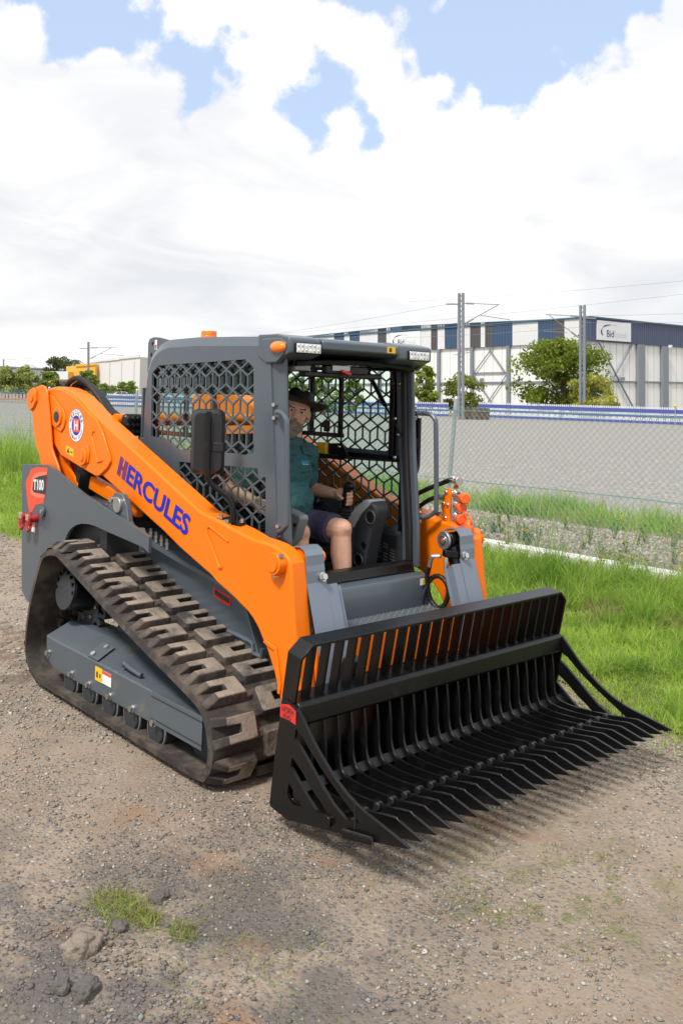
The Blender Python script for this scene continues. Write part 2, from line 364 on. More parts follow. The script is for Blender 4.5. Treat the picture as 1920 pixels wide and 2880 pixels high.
def ground_material():
    m, nt, b = new_mat('gravel_track'); N = nt.nodes; L = nt.links
    def nd(t, **k):
        n = N.new(t)
        for a, q in k.items(): setattr(n, a, q)
        return n
    tc = nd('ShaderNodeTexCoord'); P = tc.outputs['Object']
    def noi(sc, det=5, ro=.55):
        n = nd('ShaderNodeTexNoise'); n.inputs['Scale'].default_value = sc; n.inputs['Detail'].default_value = det; n.inputs['Roughness'].default_value = ro; L.new(P, n.inputs['Vector']); return n.outputs[0]
    def mix(f, a, c):
        n = nd('ShaderNodeMix', data_type='RGBA')
        for i, q in ((0, f), (6, a), (7, c)):
            if isinstance(q, tuple): n.inputs[i].default_value = (*q, 1)
            elif isinstance(q, float): n.inputs[i].default_value = q
            else: L.new(q, n.inputs[i])
        return n.outputs[2]
    def rng_(v, lo, hi):
        n = nd('ShaderNodeMapRange', interpolation_type='SMOOTHSTEP'); L.new(v, n.inputs[0]); n.inputs[1].default_value = lo; n.inputs[2].default_value = hi; return n.outputs[0]
    def mul(a, c):
        n = nd('ShaderNodeMath', operation='MULTIPLY')
        for i, q in enumerate((a, c)):
            if isinstance(q, float): n.inputs[i].default_value = q
            else: L.new(q, n.inputs[i])
        return n.outputs[0]
    def spot(c, r0, r1):
        vm = nd('ShaderNodeVectorMath', operation='DISTANCE'); L.new(P, vm.inputs[0]); vm.inputs[1].default_value = (*c, 0)
        a = nd('ShaderNodeMath', operation='ADD'); L.new(vm.outputs['Value'], a.inputs[0])
        q = nd('ShaderNodeMath', operation='MULTIPLY_ADD'); L.new(noi(1.7, 4), q.inputs[0]); q.inputs[1].default_value = 1.6; q.inputs[2].default_value = -0.8
        L.new(q.outputs[0], a.inputs[1]); return rng_(a.outputs[0], r1, r0)
    fine = noi(55, 6, .7); mid = noi(3.2, 6, .6); big = noi(0.9, 4)
    dirt = mix(fine, (0.168, 0.127, 0.092), (0.365, 0.292, 0.222))
    dirt = mix(rng_(mid, .38, .62), dirt, mix(fine, (0.23, 0.180, 0.136), (0.42, 0.346, 0.272)))
    vor = nd('ShaderNodeTexVoronoi'); vor.inputs['Scale'].default_value = 62; vor.inputs['Randomness'].default_value = 1; L.new(P, vor.inputs['Vector'])
    cr = nd('ShaderNodeValToRGB'); sp = nd('ShaderNodeSeparateColor'); L.new(vor.outputs['Color'], sp.inputs[0]); L.new(sp.outputs[0], cr.inputs[0])
    cr.color_ramp.interpolation = 'CONSTANT'
    cols = [(0, (0.10, 0.10, 0.105)), (.16, (0.20, 0.20, 0.20)), (.34, (0.28, 0.27, 0.25)), (.52, (0.34, 0.29, 0.235)), (.66, (0.22, 0.16, 0.12)), (.78, (0.15, 0.165, 0.175)), (.93, (0.50, 0.49, 0.46))]
    cr.color_ramp.elements[0].color = (*cols[0][1], 1); cr.color_ramp.elements[1].position = cols[1][0]; cr.color_ramp.elements[1].color = (*cols[1][1], 1)
    for p, c in cols[2:]: e = cr.color_ramp.elements.new(p); e.color = (*c, 1)
    stone_here = mul(rng_(vor.outputs['Distance'], .62, .34), rng_(sp.outputs[1], .25, .35))
    cover = rng_(noi(1.3, 5, .6), .34, .56)
    smooth_dirt = spot((2.75, 0.35), .35, 1.15)      # the worn wheel line to the right
    inv = nd('ShaderNodeMath', operation='SUBTRACT'); inv.inputs[0].default_value = 1.0; L.new(smooth_dirt, inv.inputs[1])
    f = mul(mul(stone_here, cover), inv.outputs[0])
    col = mix(f, dirt, cr.outputs[0])
    zone = rng_(noi(.55, 5, .6), .42, .60); col = mix(mul(zone, .35), col, mix(fine, (0.15, 0.112, 0.082), (0.33, 0.265, 0.205)))
    bit = mul(spot((1.5, -1.75), .35, 1.25), rng_(noi(2.6, 6, .65), .36, .56))     # crumbled bitumen
    col = mix(mul(bit, .85), col, mix(fine, (0.05, 0.048, 0.048), (0.16, 0.15, 0.145)))
    rust = mul(rng_(noi(2.0, 4), .57, .70), .6); col = mix(rust, col, (0.27, 0.155, 0.085))
    moss = mul(spot((2.0, -0.35), .15, .75), rng_(noi(9, 5, .7), .50, .64)); col = mix(mul(moss, .7), col, (0.135, 0.155, 0.05))
    damp = mul(spot((-1.6, -1.25), .3, 1.1), rng_(noi(3.5, 5, .6), .48, .6)); col = mix(mul(damp, .6), col, (0.10, 0.075, 0.055))
    L.new(col, b.inputs['Base Color']); b.inputs['Roughness'].default_value = 0.92; b.inputs['Specular IOR Level'].default_value = 0.2
    inv2 = nd('ShaderNodeMath', operation='SUBTRACT'); inv2.inputs[0].default_value = 1.0; L.new(vor.outputs['Distance'], inv2.inputs[1])
    h = nd('ShaderNodeMath', operation='MULTIPLY_ADD'); L.new(mul(inv2.outputs[0], f), h.inputs[0]); h.inputs[1].default_value = 0.8; L.new(fine, h.inputs[2])
    bp = nd('ShaderNodeBump'); bp.inputs['Strength'].default_value = 0.75; bp.inputs['Distance'].default_value = 0.012; L.new(h.outputs[0], bp.inputs['Height']); L.new(bp.outputs[0], b.inputs['Normal'])
    return m
def simple_ground(name, c0, c1, sc=40, c2=None, stones=0):
    m, nt, b = new_mat(name); N = nt.nodes; L = nt.links
    tc = N.new('ShaderNodeTexCoord')
    def noi(s, d=6, r=.65):
        n = N.new('ShaderNodeTexNoise'); n.inputs['Scale'].default_value = s; n.inputs['Detail'].default_value = d; n.inputs['Roughness'].default_value = r; L.new(tc.outputs['Object'], n.inputs['Vector']); return n.outputs[0]
    def mix(f, a, c):
        n = N.new('ShaderNodeMix'); n.data_type = 'RGBA'
        for i, q in ((0, f), (6, a), (7, c)):
            if isinstance(q, tuple): n.inputs[i].default_value = (*q, 1)
            else: L.new(q, n.inputs[i])
        return n.outputs[2]
    mr = N.new('ShaderNodeMapRange'); L.new(noi(sc), mr.inputs[0]); mr.inputs[1].default_value = .36; mr.inputs[2].default_value = .64
    col = mix(mr.outputs[0], c0, c1)
    if stones:
        vo = N.new('ShaderNodeTexVoronoi'); vo.inputs['Scale'].default_value = stones; L.new(tc.outputs['Object'], vo.inputs['Vector']); sp = N.new('ShaderNodeSeparateColor'); L.new(vo.outputs['Color'], sp.inputs[0])
        rr = N.new('ShaderNodeValToRGB'); L.new(sp.outputs[0], rr.inputs[0]); rr.color_ramp.interpolation = 'CONSTANT'
        rr.color_ramp.elements[0].color = (.13, .125, .12, 1); rr.color_ramp.elements[1].position = .25; rr.color_ramp.elements[1].color = (.30, .25, .215, 1)
        for p_, c_ in ((.45, (.25, .245, .24)), (.68, (.38, .32, .275)), (.86, (.52, .49, .45))): e_ = rr.color_ramp.elements.new(p_); e_.color = (*c_, 1)
        mx = N.new('ShaderNodeMix'); mx.data_type = 'RGBA'; mx.inputs[0].default_value = .55; L.new(col, mx.inputs[6]); L.new(rr.outputs[0], mx.inputs[7]); col = mx.outputs[2]
    if c2:
        m2 = N.new('ShaderNodeMapRange'); L.new(noi(.35, 6, .6), m2.inputs[0]); m2.inputs[1].default_value = .42; m2.inputs[2].default_value = .66
        col = mix(m2.outputs[0], col, c2)
    L.new(col, b.inputs['Base Color']); b.inputs['Roughness'].default_value = .95; b.inputs['Specular IOR Level'].default_value = .2
    bp = N.new('ShaderNodeBump'); bp.inputs['Strength'].default_value = .6; bp.inputs['Distance'].default_value = .02; L.new(noi(sc * 1.5), bp.inputs['Height']); L.new(bp.outputs[0], b.inputs['Normal'])
    return m

def ground():
    # one sheet to the horizon; gently uneven close by
    xs = sorted(set([-900, -400, -200, -120, -60, -30] + [round(-16 + i * .16, 3) for i in range(140)] + [7, 9, 14, 30, 80, 300, 900]))
    ys = sorted(set([-900, -300, -60, -20, -8, -5] + [round(-4 + i * .16, 3) for i in range(60)] + [6, 9, 20, 60, 200, 900]))
    V = []; F = []
    for x in xs:
        for y in ys:
            z = 0.0
            if -16 <= x <= 6.4 and -4 <= y <= 5.5:
                q = mnoise.noise(Vector((x * .9, y * .9, 3.1))) * .018 + mnoise.noise(Vector((x * 2.6, y * 2.6, 8.1))) * .010
                under = max(0, min(1, (max(abs(x + .2) - 1.6, abs(y) - 1.3)) / .5)); z = q * under - .004 * (1 - under)
            V.append((x, y, z))
    ny = len(ys)
    for i in range(len(xs) - 1):
        for j in range(ny - 1): F.append((i * ny + j, (i + 1) * ny + j, (i + 1) * ny + j + 1, i * ny + j + 1))
    o = MB().add(V, F).build('ground', ground_material(), smooth=180, fix=False); tag(o, kind='structure')
    return o
ground()
def gz(x, y):
    q = mnoise.noise(Vector((x * .9, y * .9, 3.1))) * .018 + mnoise.noise(Vector((x * 2.6, y * 2.6, 8.1))) * .010
    under = max(0, min(1, (max(abs(x + .2) - 1.6, abs(y) - 1.3)) / .5)); return q * under - .004 * (1 - under)

def sheet(name, poly, z, m):
    mb = MB(); tr = tessellate_polygon([[Vector((a, b, 0)) for a, b in poly]]); mb.add([(a, b, z) for a, b in poly], tr)
    o = mb.build(name, m, smooth=0, fix=False)
    for p in o.data.polygons:
        if p.normal.z < 0: p.flip()
    tag(o, kind='structure'); return o
def edge_y(x):      # where the grass verge meets the track
    e = 1.22 + .22 * sin(x * 1.3 + .6) + .13 * sin(x * 3.7) + .10 * mnoise.noise(Vector((x * 2.1, 1, 1)))
    if x > 1.9: e += (x - 1.9) * .25
    return e
vp = [(x * .25, edge_y(x * .25) + .12) for x in range(-100, 25)] + [(6, 5.28), (-25, 5.28)]
sheet('verge', vp, .016, simple_ground('verge_soil', (0.075, 0.085, 0.03), (0.16, 0.15, 0.06), 14))
sheet('gravel_strip', [(-40, 5.28), (12, 5.28), (12, 9.6), (-40, 9.6)], .008, simple_ground('strip_gravel', (0.10, 0.085, 0.07), (0.36, 0.31, 0.26), 22, (0.22, 0.18, 0.13), 30))
sheet('gravel_lot', [(-110, 9.4), (30, 9.4), (30, 78), (-36, 66.5), (-52, 62.5), (-82, 39), (-110, 33)], .012, simple_ground('lot_gravel', (0.17, 0.155, 0.145), (0.37, 0.33, 0.30), 15, (0.27, 0.25, 0.235), 17))
sheet('rail_corridor', [(-330, 33), (-110, 33), (-82, 39), (-52, 62.5), (-36, 66.5), (30, 78), (30, 200), (-330, 200)], .02, simple_ground('corridor_soil', (0.16, 0.14, 0.11), (0.28, 0.25, 0.21), 2))
kb = MB()
for i in range(26):
    x0 = -30 + i * 1.5
    if x0 > 8: break
    kb = MB(); kb.box(x0 + .006, x0 + 1.494, 5.06, 5.26, -.02, .125)
    if i == 0: kroot = thing('kerb', 'white concrete kerb strip in the grass below the chain-link fence', 'kerb', (-30, 5.16, 0))
    kb.build('kerb_block', CONCRETE, kroot, bevel=.012)

# ---- loose stones on the track (past counting: one mesh)
def soil_prints():
    m = MB(); r = random.Random(5)
    def ridge(x, y, L_, w, h, a):
        k = 9; V = []; F = []
        for i in range(k + 1):
            t = i / k - .5; px = x + cos(a) * t * L_; py = y + sin(a) * t * L_; ww = w * (1 - (2 * abs(t)) ** 3) * r.uniform(.7, 1.2); hh = h * (1 - (2 * abs(t)) ** 4) * r.uniform(.5, 1.2)
            for q, z in ((-1, -.004), (-.4, .8), (.35, 1), (1, -.004)): V.append((px - sin(a) * q * ww / 2 + r.uniform(-.006, .006), py + cos(a) * q * ww / 2 + r.uniform(-.006, .006), gz(px, py) + (hh * z if z > 0 else z)))
        for i in range(k):
            for q in range(3): F.append((i * 4 + q, i * 4 + q + 1, i * 4 + q + 5, i * 4 + q + 4))
        m.add(V, F)
    for i in range(26): ridge(-1.75 - i * .165, -.86 + r.uniform(-.02, .02), r.uniform(.18, .25), .075, .020, pi / 2 + r.uniform(-.1, .1)); ridge(-1.83 - i * .165, -.62 + r.uniform(-.02, .02), r.uniform(.16, .22), .075, .018, pi / 2 + r.uniform(-.1, .1))
    o = m.build('track_prints', mat('turned_soil', (.19, .145, .108), .95, var=.4, vscale=18, bump=.7, bscale=60), smooth=180, kind='stuff'); o['label'] = 'soft brown ridges pressed by the tracks behind the loader'
ICO_V = None
def ico():
    bm = bmesh.new(); bmesh.ops.create_icosphere(bm, subdivisions=1, radius=1); v = np.array([q.co[:] for q in bm.verts]); f = np.array([[w.index for w in p.verts] for p in bm.faces]); bm.free(); return v, f
OCT_V = np.array([(1, 0, 0), (-1, 0, 0), (0, 1, 0), (0, -1, 0), (0, 0, 1), (0, 0, -1)], float); OCT_F = np.array([(0, 2, 4), (2, 1, 4), (1, 3, 4), (3, 0, 4), (2, 0, 5), (1, 2, 5), (3, 1, 5), (0, 3, 5)])
def np_mesh(name, V, F, m, tint=None, parent=None, smooth=False, kind=None):
    me = bpy.data.meshes.new(name); k = F.shape[1]
    me.vertices.add(len(V)); me.vertices.foreach_set('co', V.astype(np.float32).ravel())
    me.loops.add(F.size); me.loops.foreach_set('vertex_index', F.astype(np.int32).ravel())
    me.polygons.add(len(F)); me.polygons.foreach_set('loop_start', np.arange(0, F.size, k, dtype=np.int32)); me.polygons.foreach_set('loop_total', np.full(len(F), k, dtype=np.int32))
    if smooth: me.polygons.foreach_set('use_smooth', np.ones(len(F), dtype=bool))
    me.update(calc_edges=True)
    if tint is not None:
        a = me.color_attributes.new('tint', 'FLOAT_COLOR', 'POINT'); c = np.ones((len(V), 4), np.float32); c[:, :3] = tint; a.data.foreach_set('color', c.ravel())
    me.materials.append(m); o = bpy.data.objects.new(name, me); COL.objects.link(o)
    if parent: o.parent = parent; OFF[o.name] = Vector((0, 0, 0))
    if kind: o['kind'] = kind
    return o
def in_view(x, y, margin=.06):
    dx, dy = x - CAM.x, y - CAM.y
    dep = dx * FWD.x + dy * FWD.y; lat = dx * RIGHT.x + dy * RIGHT.y
    return (dep > 2.2) & (np.abs(lat) < dep * (960 / 2544 + margin) + .25), dep
STONE_COLS = np.array([(0.10, 0.10, 0.105), (0.20, 0.205, 0.21), (0.32, 0.31, 0.29), (0.44, 0.39, 0.325), (0.33, 0.22, 0.16), (0.18, 0.21, 0.215), (0.62, 0.61, 0.58), (0.24, 0.19, 0.15), (0.37, 0.335, 0.285), (0.42, 0.29, 0.22)])
STONE_P = np.array([.05, .16, .21, .18, .09, .09, .015, .075, .10, .03])
def pebbles():
    n = 300000
    x = nr.uniform(-7, 4.2, n); y = nr.uniform(-3.4, 2.0, n)
    ok, dep = in_view(x, y)
    ok &= nr.random(n) < np.clip(3.0 / np.maximum(dep, 1) ** 1.2, 0, 1)
    ok &= ~((np.abs(x + .35) < .95) & (np.abs(y) < .98) & (y > -.9))
    ok &= y < 1.22 + .22 * np.sin(x * 1.3 + .6) + .15 + np.maximum(0, x - 1.9) * .25
    x, y, dep = x[ok], y[ok], dep[ok]
    dens = np.array([mnoise.noise(Vector((a * 1.3, b * 1.3, 4))) + .6 * mnoise.noise(Vector((a * 3.7, b * 3.7, 9))) for a, b in zip(x, y)])
    dens -= 1.1 * np.exp(-(((x - 2.75) / .55) ** 2 + ((y - .35) / .75) ** 2)) + .55 * np.exp(-(((x + 3.5) / 1.2) ** 2 + ((y + .4) / .8) ** 2))
    dens += .6 * np.exp(-(((x - .95) / .5) ** 2 + ((y + 1.15) / .4) ** 2)) + .35 * np.exp(-(((x - 1.9) / .5) ** 2 + ((y - .95) / .3) ** 2))
    keep = nr.random(len(x)) < np.clip(.62 + dens * 1.0, .10, 1.0); x, y, dep = x[keep], y[keep], dep[keep]; n = len(x)
    big = nr.random(n) < .035
    r = np.where(big, nr.uniform(.009, .0155, n), nr.gamma(3.0, .00135, n) + .0022) * np.clip(dep / 4.5, .8, 1.4)
    z = np.array([gz(a, b) for a, b in zip(x, y)])
    ci = nr.choice(len(STONE_COLS), n, p=STONE_P)
    bitz = nr.random(n) < np.clip(1.25 - np.hypot(x - 1.5, y + 1.75), 0, .85); ci[bitz] = nr.choice([0, 0, 1], bitz.sum())
    col = (STONE_COLS[ci] * .70 + np.array((.28, .225, .17)) * .30) * nr.uniform(.72, 1.08, (n, 1))
    V0, F0 = OCT_V, OCT_F
    k = len(V0)
    J = 1 + nr.uniform(-.35, .35, (n, k, 1)); sc = np.stack([nr.uniform(.8, 1.35, n), nr.uniform(.7, 1.1, n), nr.uniform(.45, .8, n)], 1)
    # bevelled look: rotate randomly
    P = V0[None] * J * sc[:, None, :] * r[:, None, None]
    a = nr.uniform(0, 2 * pi, n); b = nr.uniform(-.5, .5, n)
    ca, sa, cb, sb = np.cos(a), np.sin(a), np.cos(b), np.sin(b)
    X = P[..., 0]; Y = P[..., 1]; Z = P[..., 2]
    Y2 = Y * cb[:, None] - Z * sb[:, None]; Z2 = Y * sb[:, None] + Z * cb[:, None]
    X3 = X * ca[:, None] - Y2 * sa[:, None]; Y3 = X * sa[:, None] + Y2 * ca[:, None]
    V = np.stack([X3 + x[:, None], Y3 + y[:, None], Z2 + (z + r * .22)[:, None]], 2).reshape(-1, 3)
    F = (F0[None] + (np.arange(n) * k)[:, None, None]).reshape(-1, 3)
    o = np_mesh('gravel', V, F, attr_mat('stone', .9), np.repeat(col, k, 0), kind='stuff')
    o['label'] = 'loose grey and tan gravel stones on the dirt track'
    return o
pebbles()
soil_prints()
def strip_stones():
    n = 26000; x = nr.uniform(-7, 3, n); y = nr.uniform(5.28, 7.9, n); ok, dep = in_view(x, y, .02); x, y = x[ok], y[ok]; n = len(x)
    r = nr.gamma(3., .004, n) + .006; k = len(OCT_V); P = OCT_V[None] * (1 + nr.uniform(-.35, .35, (n, k, 1))) * np.stack([nr.uniform(.8, 1.3, n), nr.uniform(.8, 1.3, n), nr.uniform(.4, .8, n)], 1)[:, None, :] * r[:, None, None]
    P[..., 0] += x[:, None]; P[..., 1] += y[:, None]; P[..., 2] += (r * .2 + .008)[:, None]
    col = STONE_COLS[nr.choice([1, 2, 3, 3, 8, 8, 9, 7], n)] * nr.uniform(.75, 1.15, (n, 1))
    o = np_mesh('strip_gravel', P.reshape(-1, 3), (OCT_F[None] + (np.arange(n) * k)[:, None, None]).reshape(-1, 3), MATS['stone'], np.repeat(col, k, 0), kind='stuff'); o['label'] = 'coarse brown gravel on the strip between the kerb and the lot'
strip_stones()
def rock(name, loc, r, m, label, seed, sc=(1, 1, .7), group=None):
    bm = bmesh.new(); bmesh.ops.create_icosphere(bm, subdivisions=4, radius=1)
    for v in bm.verts:
        p = v.co.copy(); q = 1 + .30 * mnoise.noise(p * 1.1 + Vector((seed, 0, 0))) + .20 * mnoise.noise(p * 2.7 + Vector((0, seed, 0))) + .11 * mnoise.noise(p * 7 + Vector((0, 0, seed))) + .06 * mnoise.noise(p * 17)
        p = Vector([math.copysign(abs(c) ** .75, c) for c in p]) * q; v.co = Vector((p.x * sc[0], p.y * sc[1], p.z * sc[2])) * r
    me = bpy.data.meshes.new(name); bm.to_mesh(me); bm.free(); me.materials.append(m); me.polygons.foreach_set('use_smooth', [True] * len(me.polygons))
    o = bpy.data.objects.new(name, me); COL.objects.link(o); o.location = (loc[0], loc[1], r * sc[2] * .55); o.rotation_euler = (0, 0, seed * 1.7)
    return tag(o, label, 'rock', group)
ROCKT = mat('tan_rock', (0.22, 0.18, 0.145), .95, var=.3, vscale=30, bump=.8, bscale=90)
ROCKD = mat('dark_bitumen', (0.105, 0.095, 0.088), .95, var=.4, vscale=30, bump=.8, bscale=90, dirt=((0.17, 0.14, 0.11), .55, .75, 16))
rock('stone', (1.31, -1.90), .052, ROCKT, 'pale brown blocky stone on the gravel, largest of the loose lumps', 3, (1.05, .9, .75))
rock('stone', (1.50, -1.98), .040, ROCKD, 'dark flat bitumen lump at the bottom edge of the gravel', 5, (1.2, .85, .6))
rock('stone', (1.44, -2.03), .026, ROCKD, 'small dark lump beside the flat bitumen lump', 8, (1, 1, .8))
rock('stone', (1.275, -1.75), .030, ROCKD, 'charcoal lump of bitumen tucked beside the larger grass tuft', 11, (1.2, .8, .65))
rock('stone', (1.20, -1.56), .028, ROCKD, 'low dark lump behind the larger grass tuft', 14, (1.2, 1, .6))

# ---- grass
def blades(name, x, y, h, w, cols, label=None, lean=.35, kind='stuff', z0=.0, m=None, seg=3, cat=None):
    n = len(x); a = nr.uniform(0, 2 * pi, n); le = nr.gamma(2.0, lean / 2, n)
    az = nr.uniform(0, 2 * pi, n); wx, wy = np.cos(a) * w / 2, np.sin(a) * w / 2
    V = np.zeros((n, seg * 2 + 1, 3))
    for i in range(seg + 1):
        t = i / seg; off = le * t * t * h; hz = h * t * np.sqrt(np.clip(1 - (le * t * .6) ** 2, .15, 1)); wd = 1 - t ** 1.6
        cx, cy = x + np.cos(az) * off, y + np.sin(az) * off
        if i < seg:
            V[:, 2 * i] = np.stack([cx - wx * wd, cy - wy * wd, z0 + hz], 1); V[:, 2 * i + 1] = np.stack([cx + wx * wd, cy + wy * wd, z0 + hz], 1)
        else: V[:, 2 * seg] = np.stack([cx, cy, z0 + hz], 1)
    k = seg * 2 + 1; fs = []
    for i in range(seg - 1): fs += [(2 * i, 2 * i + 1, 2 * i + 3), (2 * i, 2 * i + 3, 2 * i + 2)]
    fs.append((2 * seg - 2, 2 * seg - 1, 2 * seg))
    F = (np.array(fs)[None] + (np.arange(n) * k)[:, None, None]).reshape(-1, 3)
    o = np_mesh(name, V.reshape(-1, 3), F, m or MATS['grass_blade'], np.repeat(cols, k, 0), kind=kind)
    if label: o['label'] = label
    return o
attr_mat('grass_blade', .6, .45, .3)
G1 = np.array((0.28, 0.46, 0.05)); G2 = np.array((0.44, 0.58, 0.11)); G3 = np.array((0.12, 0.25, 0.03)); GD = np.array((0.42, 0.36, 0.17))
def gcols(n, dark=None, dry=.06):
    t = nr.random((n, 1)); c = G1 * (1 - t) + G2 * t
    if dark is not None: c = c * (1 - dark[:, None]) + G3 * dark[:, None]
    d = nr.random(n) < dry; c[d] = GD * nr.uniform(.7, 1.1, (d.sum(), 1)); return c * nr.uniform(.8, 1.2, (n, 1))
def nz(x, y, s, o=0.): return np.array([mnoise.noise(Vector((a * s, b * s, o))) for a, b in zip(x, y)])
def verge_grass():
    n = 480000; x = nr.uniform(-9, 6.0, n); y = nr.uniform(.9, 5.3, n)
    ok, dep = in_view(x, y, .2)
    ok &= nr.random(n) < np.clip((5.5 / np.maximum(dep, 1)) ** 1.5, 0, 1)
    ok &= (x > -1.6) | (nr.random(n) < .35)
    e = 1.22 + .22 * np.sin(x * 1.3 + .6) + .13 * np.sin(x * 3.7) + np.maximum(0, x - 1.9) * .25
    ok &= (y - e) > nr.normal(0.06, .19, n)
    x, y, dep = x[ok], y[ok], dep[ok]; e = e[ok]
    n1 = nz(x, y, .8, 2.); n2 = nz(x, y, 2.6, 5.)
    far = np.clip((y - 2.9) / 1.0, 0, 1) * np.clip((4.9 - y) / .7, 0, 1)
    h = (.088 + .05 * n1 + .055 * n2 + far * .15) * nr.uniform(.45, 1.5, len(x)); h *= np.clip((y - e) / .35 + .35, .3, 1); h = np.clip(h, .02, .55)
    # let the white kerb show in places
    gapk = (y > 4.45) & (nz(x, y * .3, 1.3, 7.) > .02); h[gapk] *= .30; patch = nz(x, y, 1.5, 11.) > .32; h[patch] *= .45
    dark = np.clip(.10 + .9 * n2 + .5 * nz(x, y, 6., 3.) + far * .45, 0, .9); cl = np.clip(nz(x, y, 5., 21.) + .1, 0, 1); h = h * (1 + .9 * cl)
    cols = gcols(len(x), dark, .06); dead = np.zeros(len(x), bool)
    for a_, b_, r_ in ((-.15, 3.25, .28), (1.15, 2.75, .22), (.55, 3.4, .2), (2.2, 2.4, .25)): dead |= np.hypot(x - a_, y - b_) < r_ * nr.uniform(.3, 1.2, len(x))
    cols[dead] = np.array((.33, .25, .13)) * nr.uniform(.7, 1.1, (dead.sum(), 1)); h[dead] *= .7
    return blades('verge_grass', x, y, h, nr.uniform(.004, .008, len(x)) * np.clip(dep / 6, .8, 1.8), cols, 'bright green grass growing along the verge beside the track', .85, z0=.012)
verge_grass()
def left_grass():
    n = 150000; x = nr.uniform(-26, -4.6, n); y = nr.uniform(.9, 5.3, n); ok, dep = in_view(x, y, .22)
    ok &= nr.random(n) < np.clip((9 / np.maximum(dep, 1)) ** 1.4, 0, 1)
    e = 1.15 + .22 * np.sin(x * 1.3 + .6) + .13 * np.sin(x * 3.7); ok &= (y - e) > nr.normal(0.05, .14, n); x, y, dep = x[ok], y[ok], dep[ok]
    n2 = nz(x, y, 1.1, 5.); tall = np.clip((y - 2.7) / 1.0 + .5 * n2, 0, 1)
    h = np.clip(.09 + .05 * n2 + tall * .28, .03, .7) * nr.uniform(.6, 1.4, len(x))
    return blades('meadow_grass', x, y, h, nr.uniform(.007, .013, len(x)) * np.clip(dep / 10, .8, 1.8), gcols(len(x), np.clip(.1 + .6 * n2, 0, .7), .08), 'green grass behind the loader, taller towards the fence', .6, z0=.012)
left_grass()
def tall_clump(name, xr, yr, n, hr, label, dry=.05, w=(.010, .018), lean=.5):
    x = nr.uniform(*xr, n); y = nr.uniform(*yr, n); k = nz(x, y, .9, 3.3); keep = nr.random(n) < np.clip(.55 + k, .1, 1); x, y = x[keep], y[keep]; n = len(x)
    h = nr.uniform(*hr, n) * np.clip(.8 + .8 * nz(x, y, 1.7, 1.1), .3, 1.3)
    return blades(name, x, y, h, nr.uniform(*w, n), gcols(n, np.clip(.25 + .5 * k[keep], 0, .8), dry), label, lean, z0=.0, seg=4)
tall_clump('tall_grass', (-16.5, -7.6), (3.4, 5.15), 11000, (.5, 1.35), 'tall rank grass against the fence behind the loader')
tall_clump('fence_grass', (-4.5, 3.2), (3.7, 4.8), 2600, (.14, .30), 'longer dark green grass in front of the kerb', w=(.007, .013))
tall_clump('verge_weeds', (-2.5, 3.4), (3.0, 4.5), 2600, (.10, .26), 'broad-leaved dark green weeds in the verge below the kerb', .03, (.016, .030), 1.1)
tall_clump('lot_edge_grass', (-9.5, 2.5), (7.9, 9.4), 13000, (.16, .46), 'green weeds along the near edge of the gravel lot', .10, (.010, .02), .6)
tall_clump('strip_weeds', (-7, 2.5), (5.3, 7.6), 4200, (.06, .30), 'sparse dry weeds on the gravel strip behind the kerb', .62, (.006, .012), .9)
# yellow-flowered weeds behind the kerb, each a plant of its own
attr_mat('weed', .7, .3)
def weed(x, y, h, seed, label):
    r = random.Random(seed); V = []; F = []; C = []
    def tri(a, b, c, col): V.extend([a, b, c]); F.append((len(V) - 3, len(V) - 2, len(V) - 1)); C.extend([col] * 3)
    for k in range(9):
        az = r.uniform(0, 6.28); sp = r.uniform(.05, .30) * h; hh = h * r.uniform(.5, 1); top = Vector((x + cos(az) * sp, y + sin(az) * sp, hh)); b = Vector((x, y, 0)); s = Vector((.003, .003, 0))
        tri(b - s, b + s, top, (.16, .2, .06))
        for q in range(9):
            t = r.uniform(.25, 1); p = b.lerp(top, t); d = Vector((r.uniform(-1, 1), r.uniform(-1, 1), r.uniform(-.2, .8))) * .035; e = Vector((r.uniform(-1, 1), r.uniform(-1, 1), 0)) * .012
            yel = t > .75 and r.random() < .45; tri(p, p + d + e, p + d - e, (.62, .42, .02) if yel else (.13 * r.uniform(.7, 1.3), .2 * r.uniform(.7, 1.3), .04))
    o = np_mesh('weed', np.array([tuple(v) for v in V]), np.array(F), MATS['weed'], np.array(C)); return tag(o, label, 'weed', 'yellow-flowered weeds by the kerb')
WEED_L = 'thin yellow-flowered weed between the kerb and the gravel lot'
for i in range(120):
    wx = rng.uniform(-4.6, 1.6); wy = rng.uniform(4.55, 5.6) if i % 2 else rng.uniform(5.3, 7.4); weed(wx, wy, rng.uniform(.16, .46), i, WEED_L)
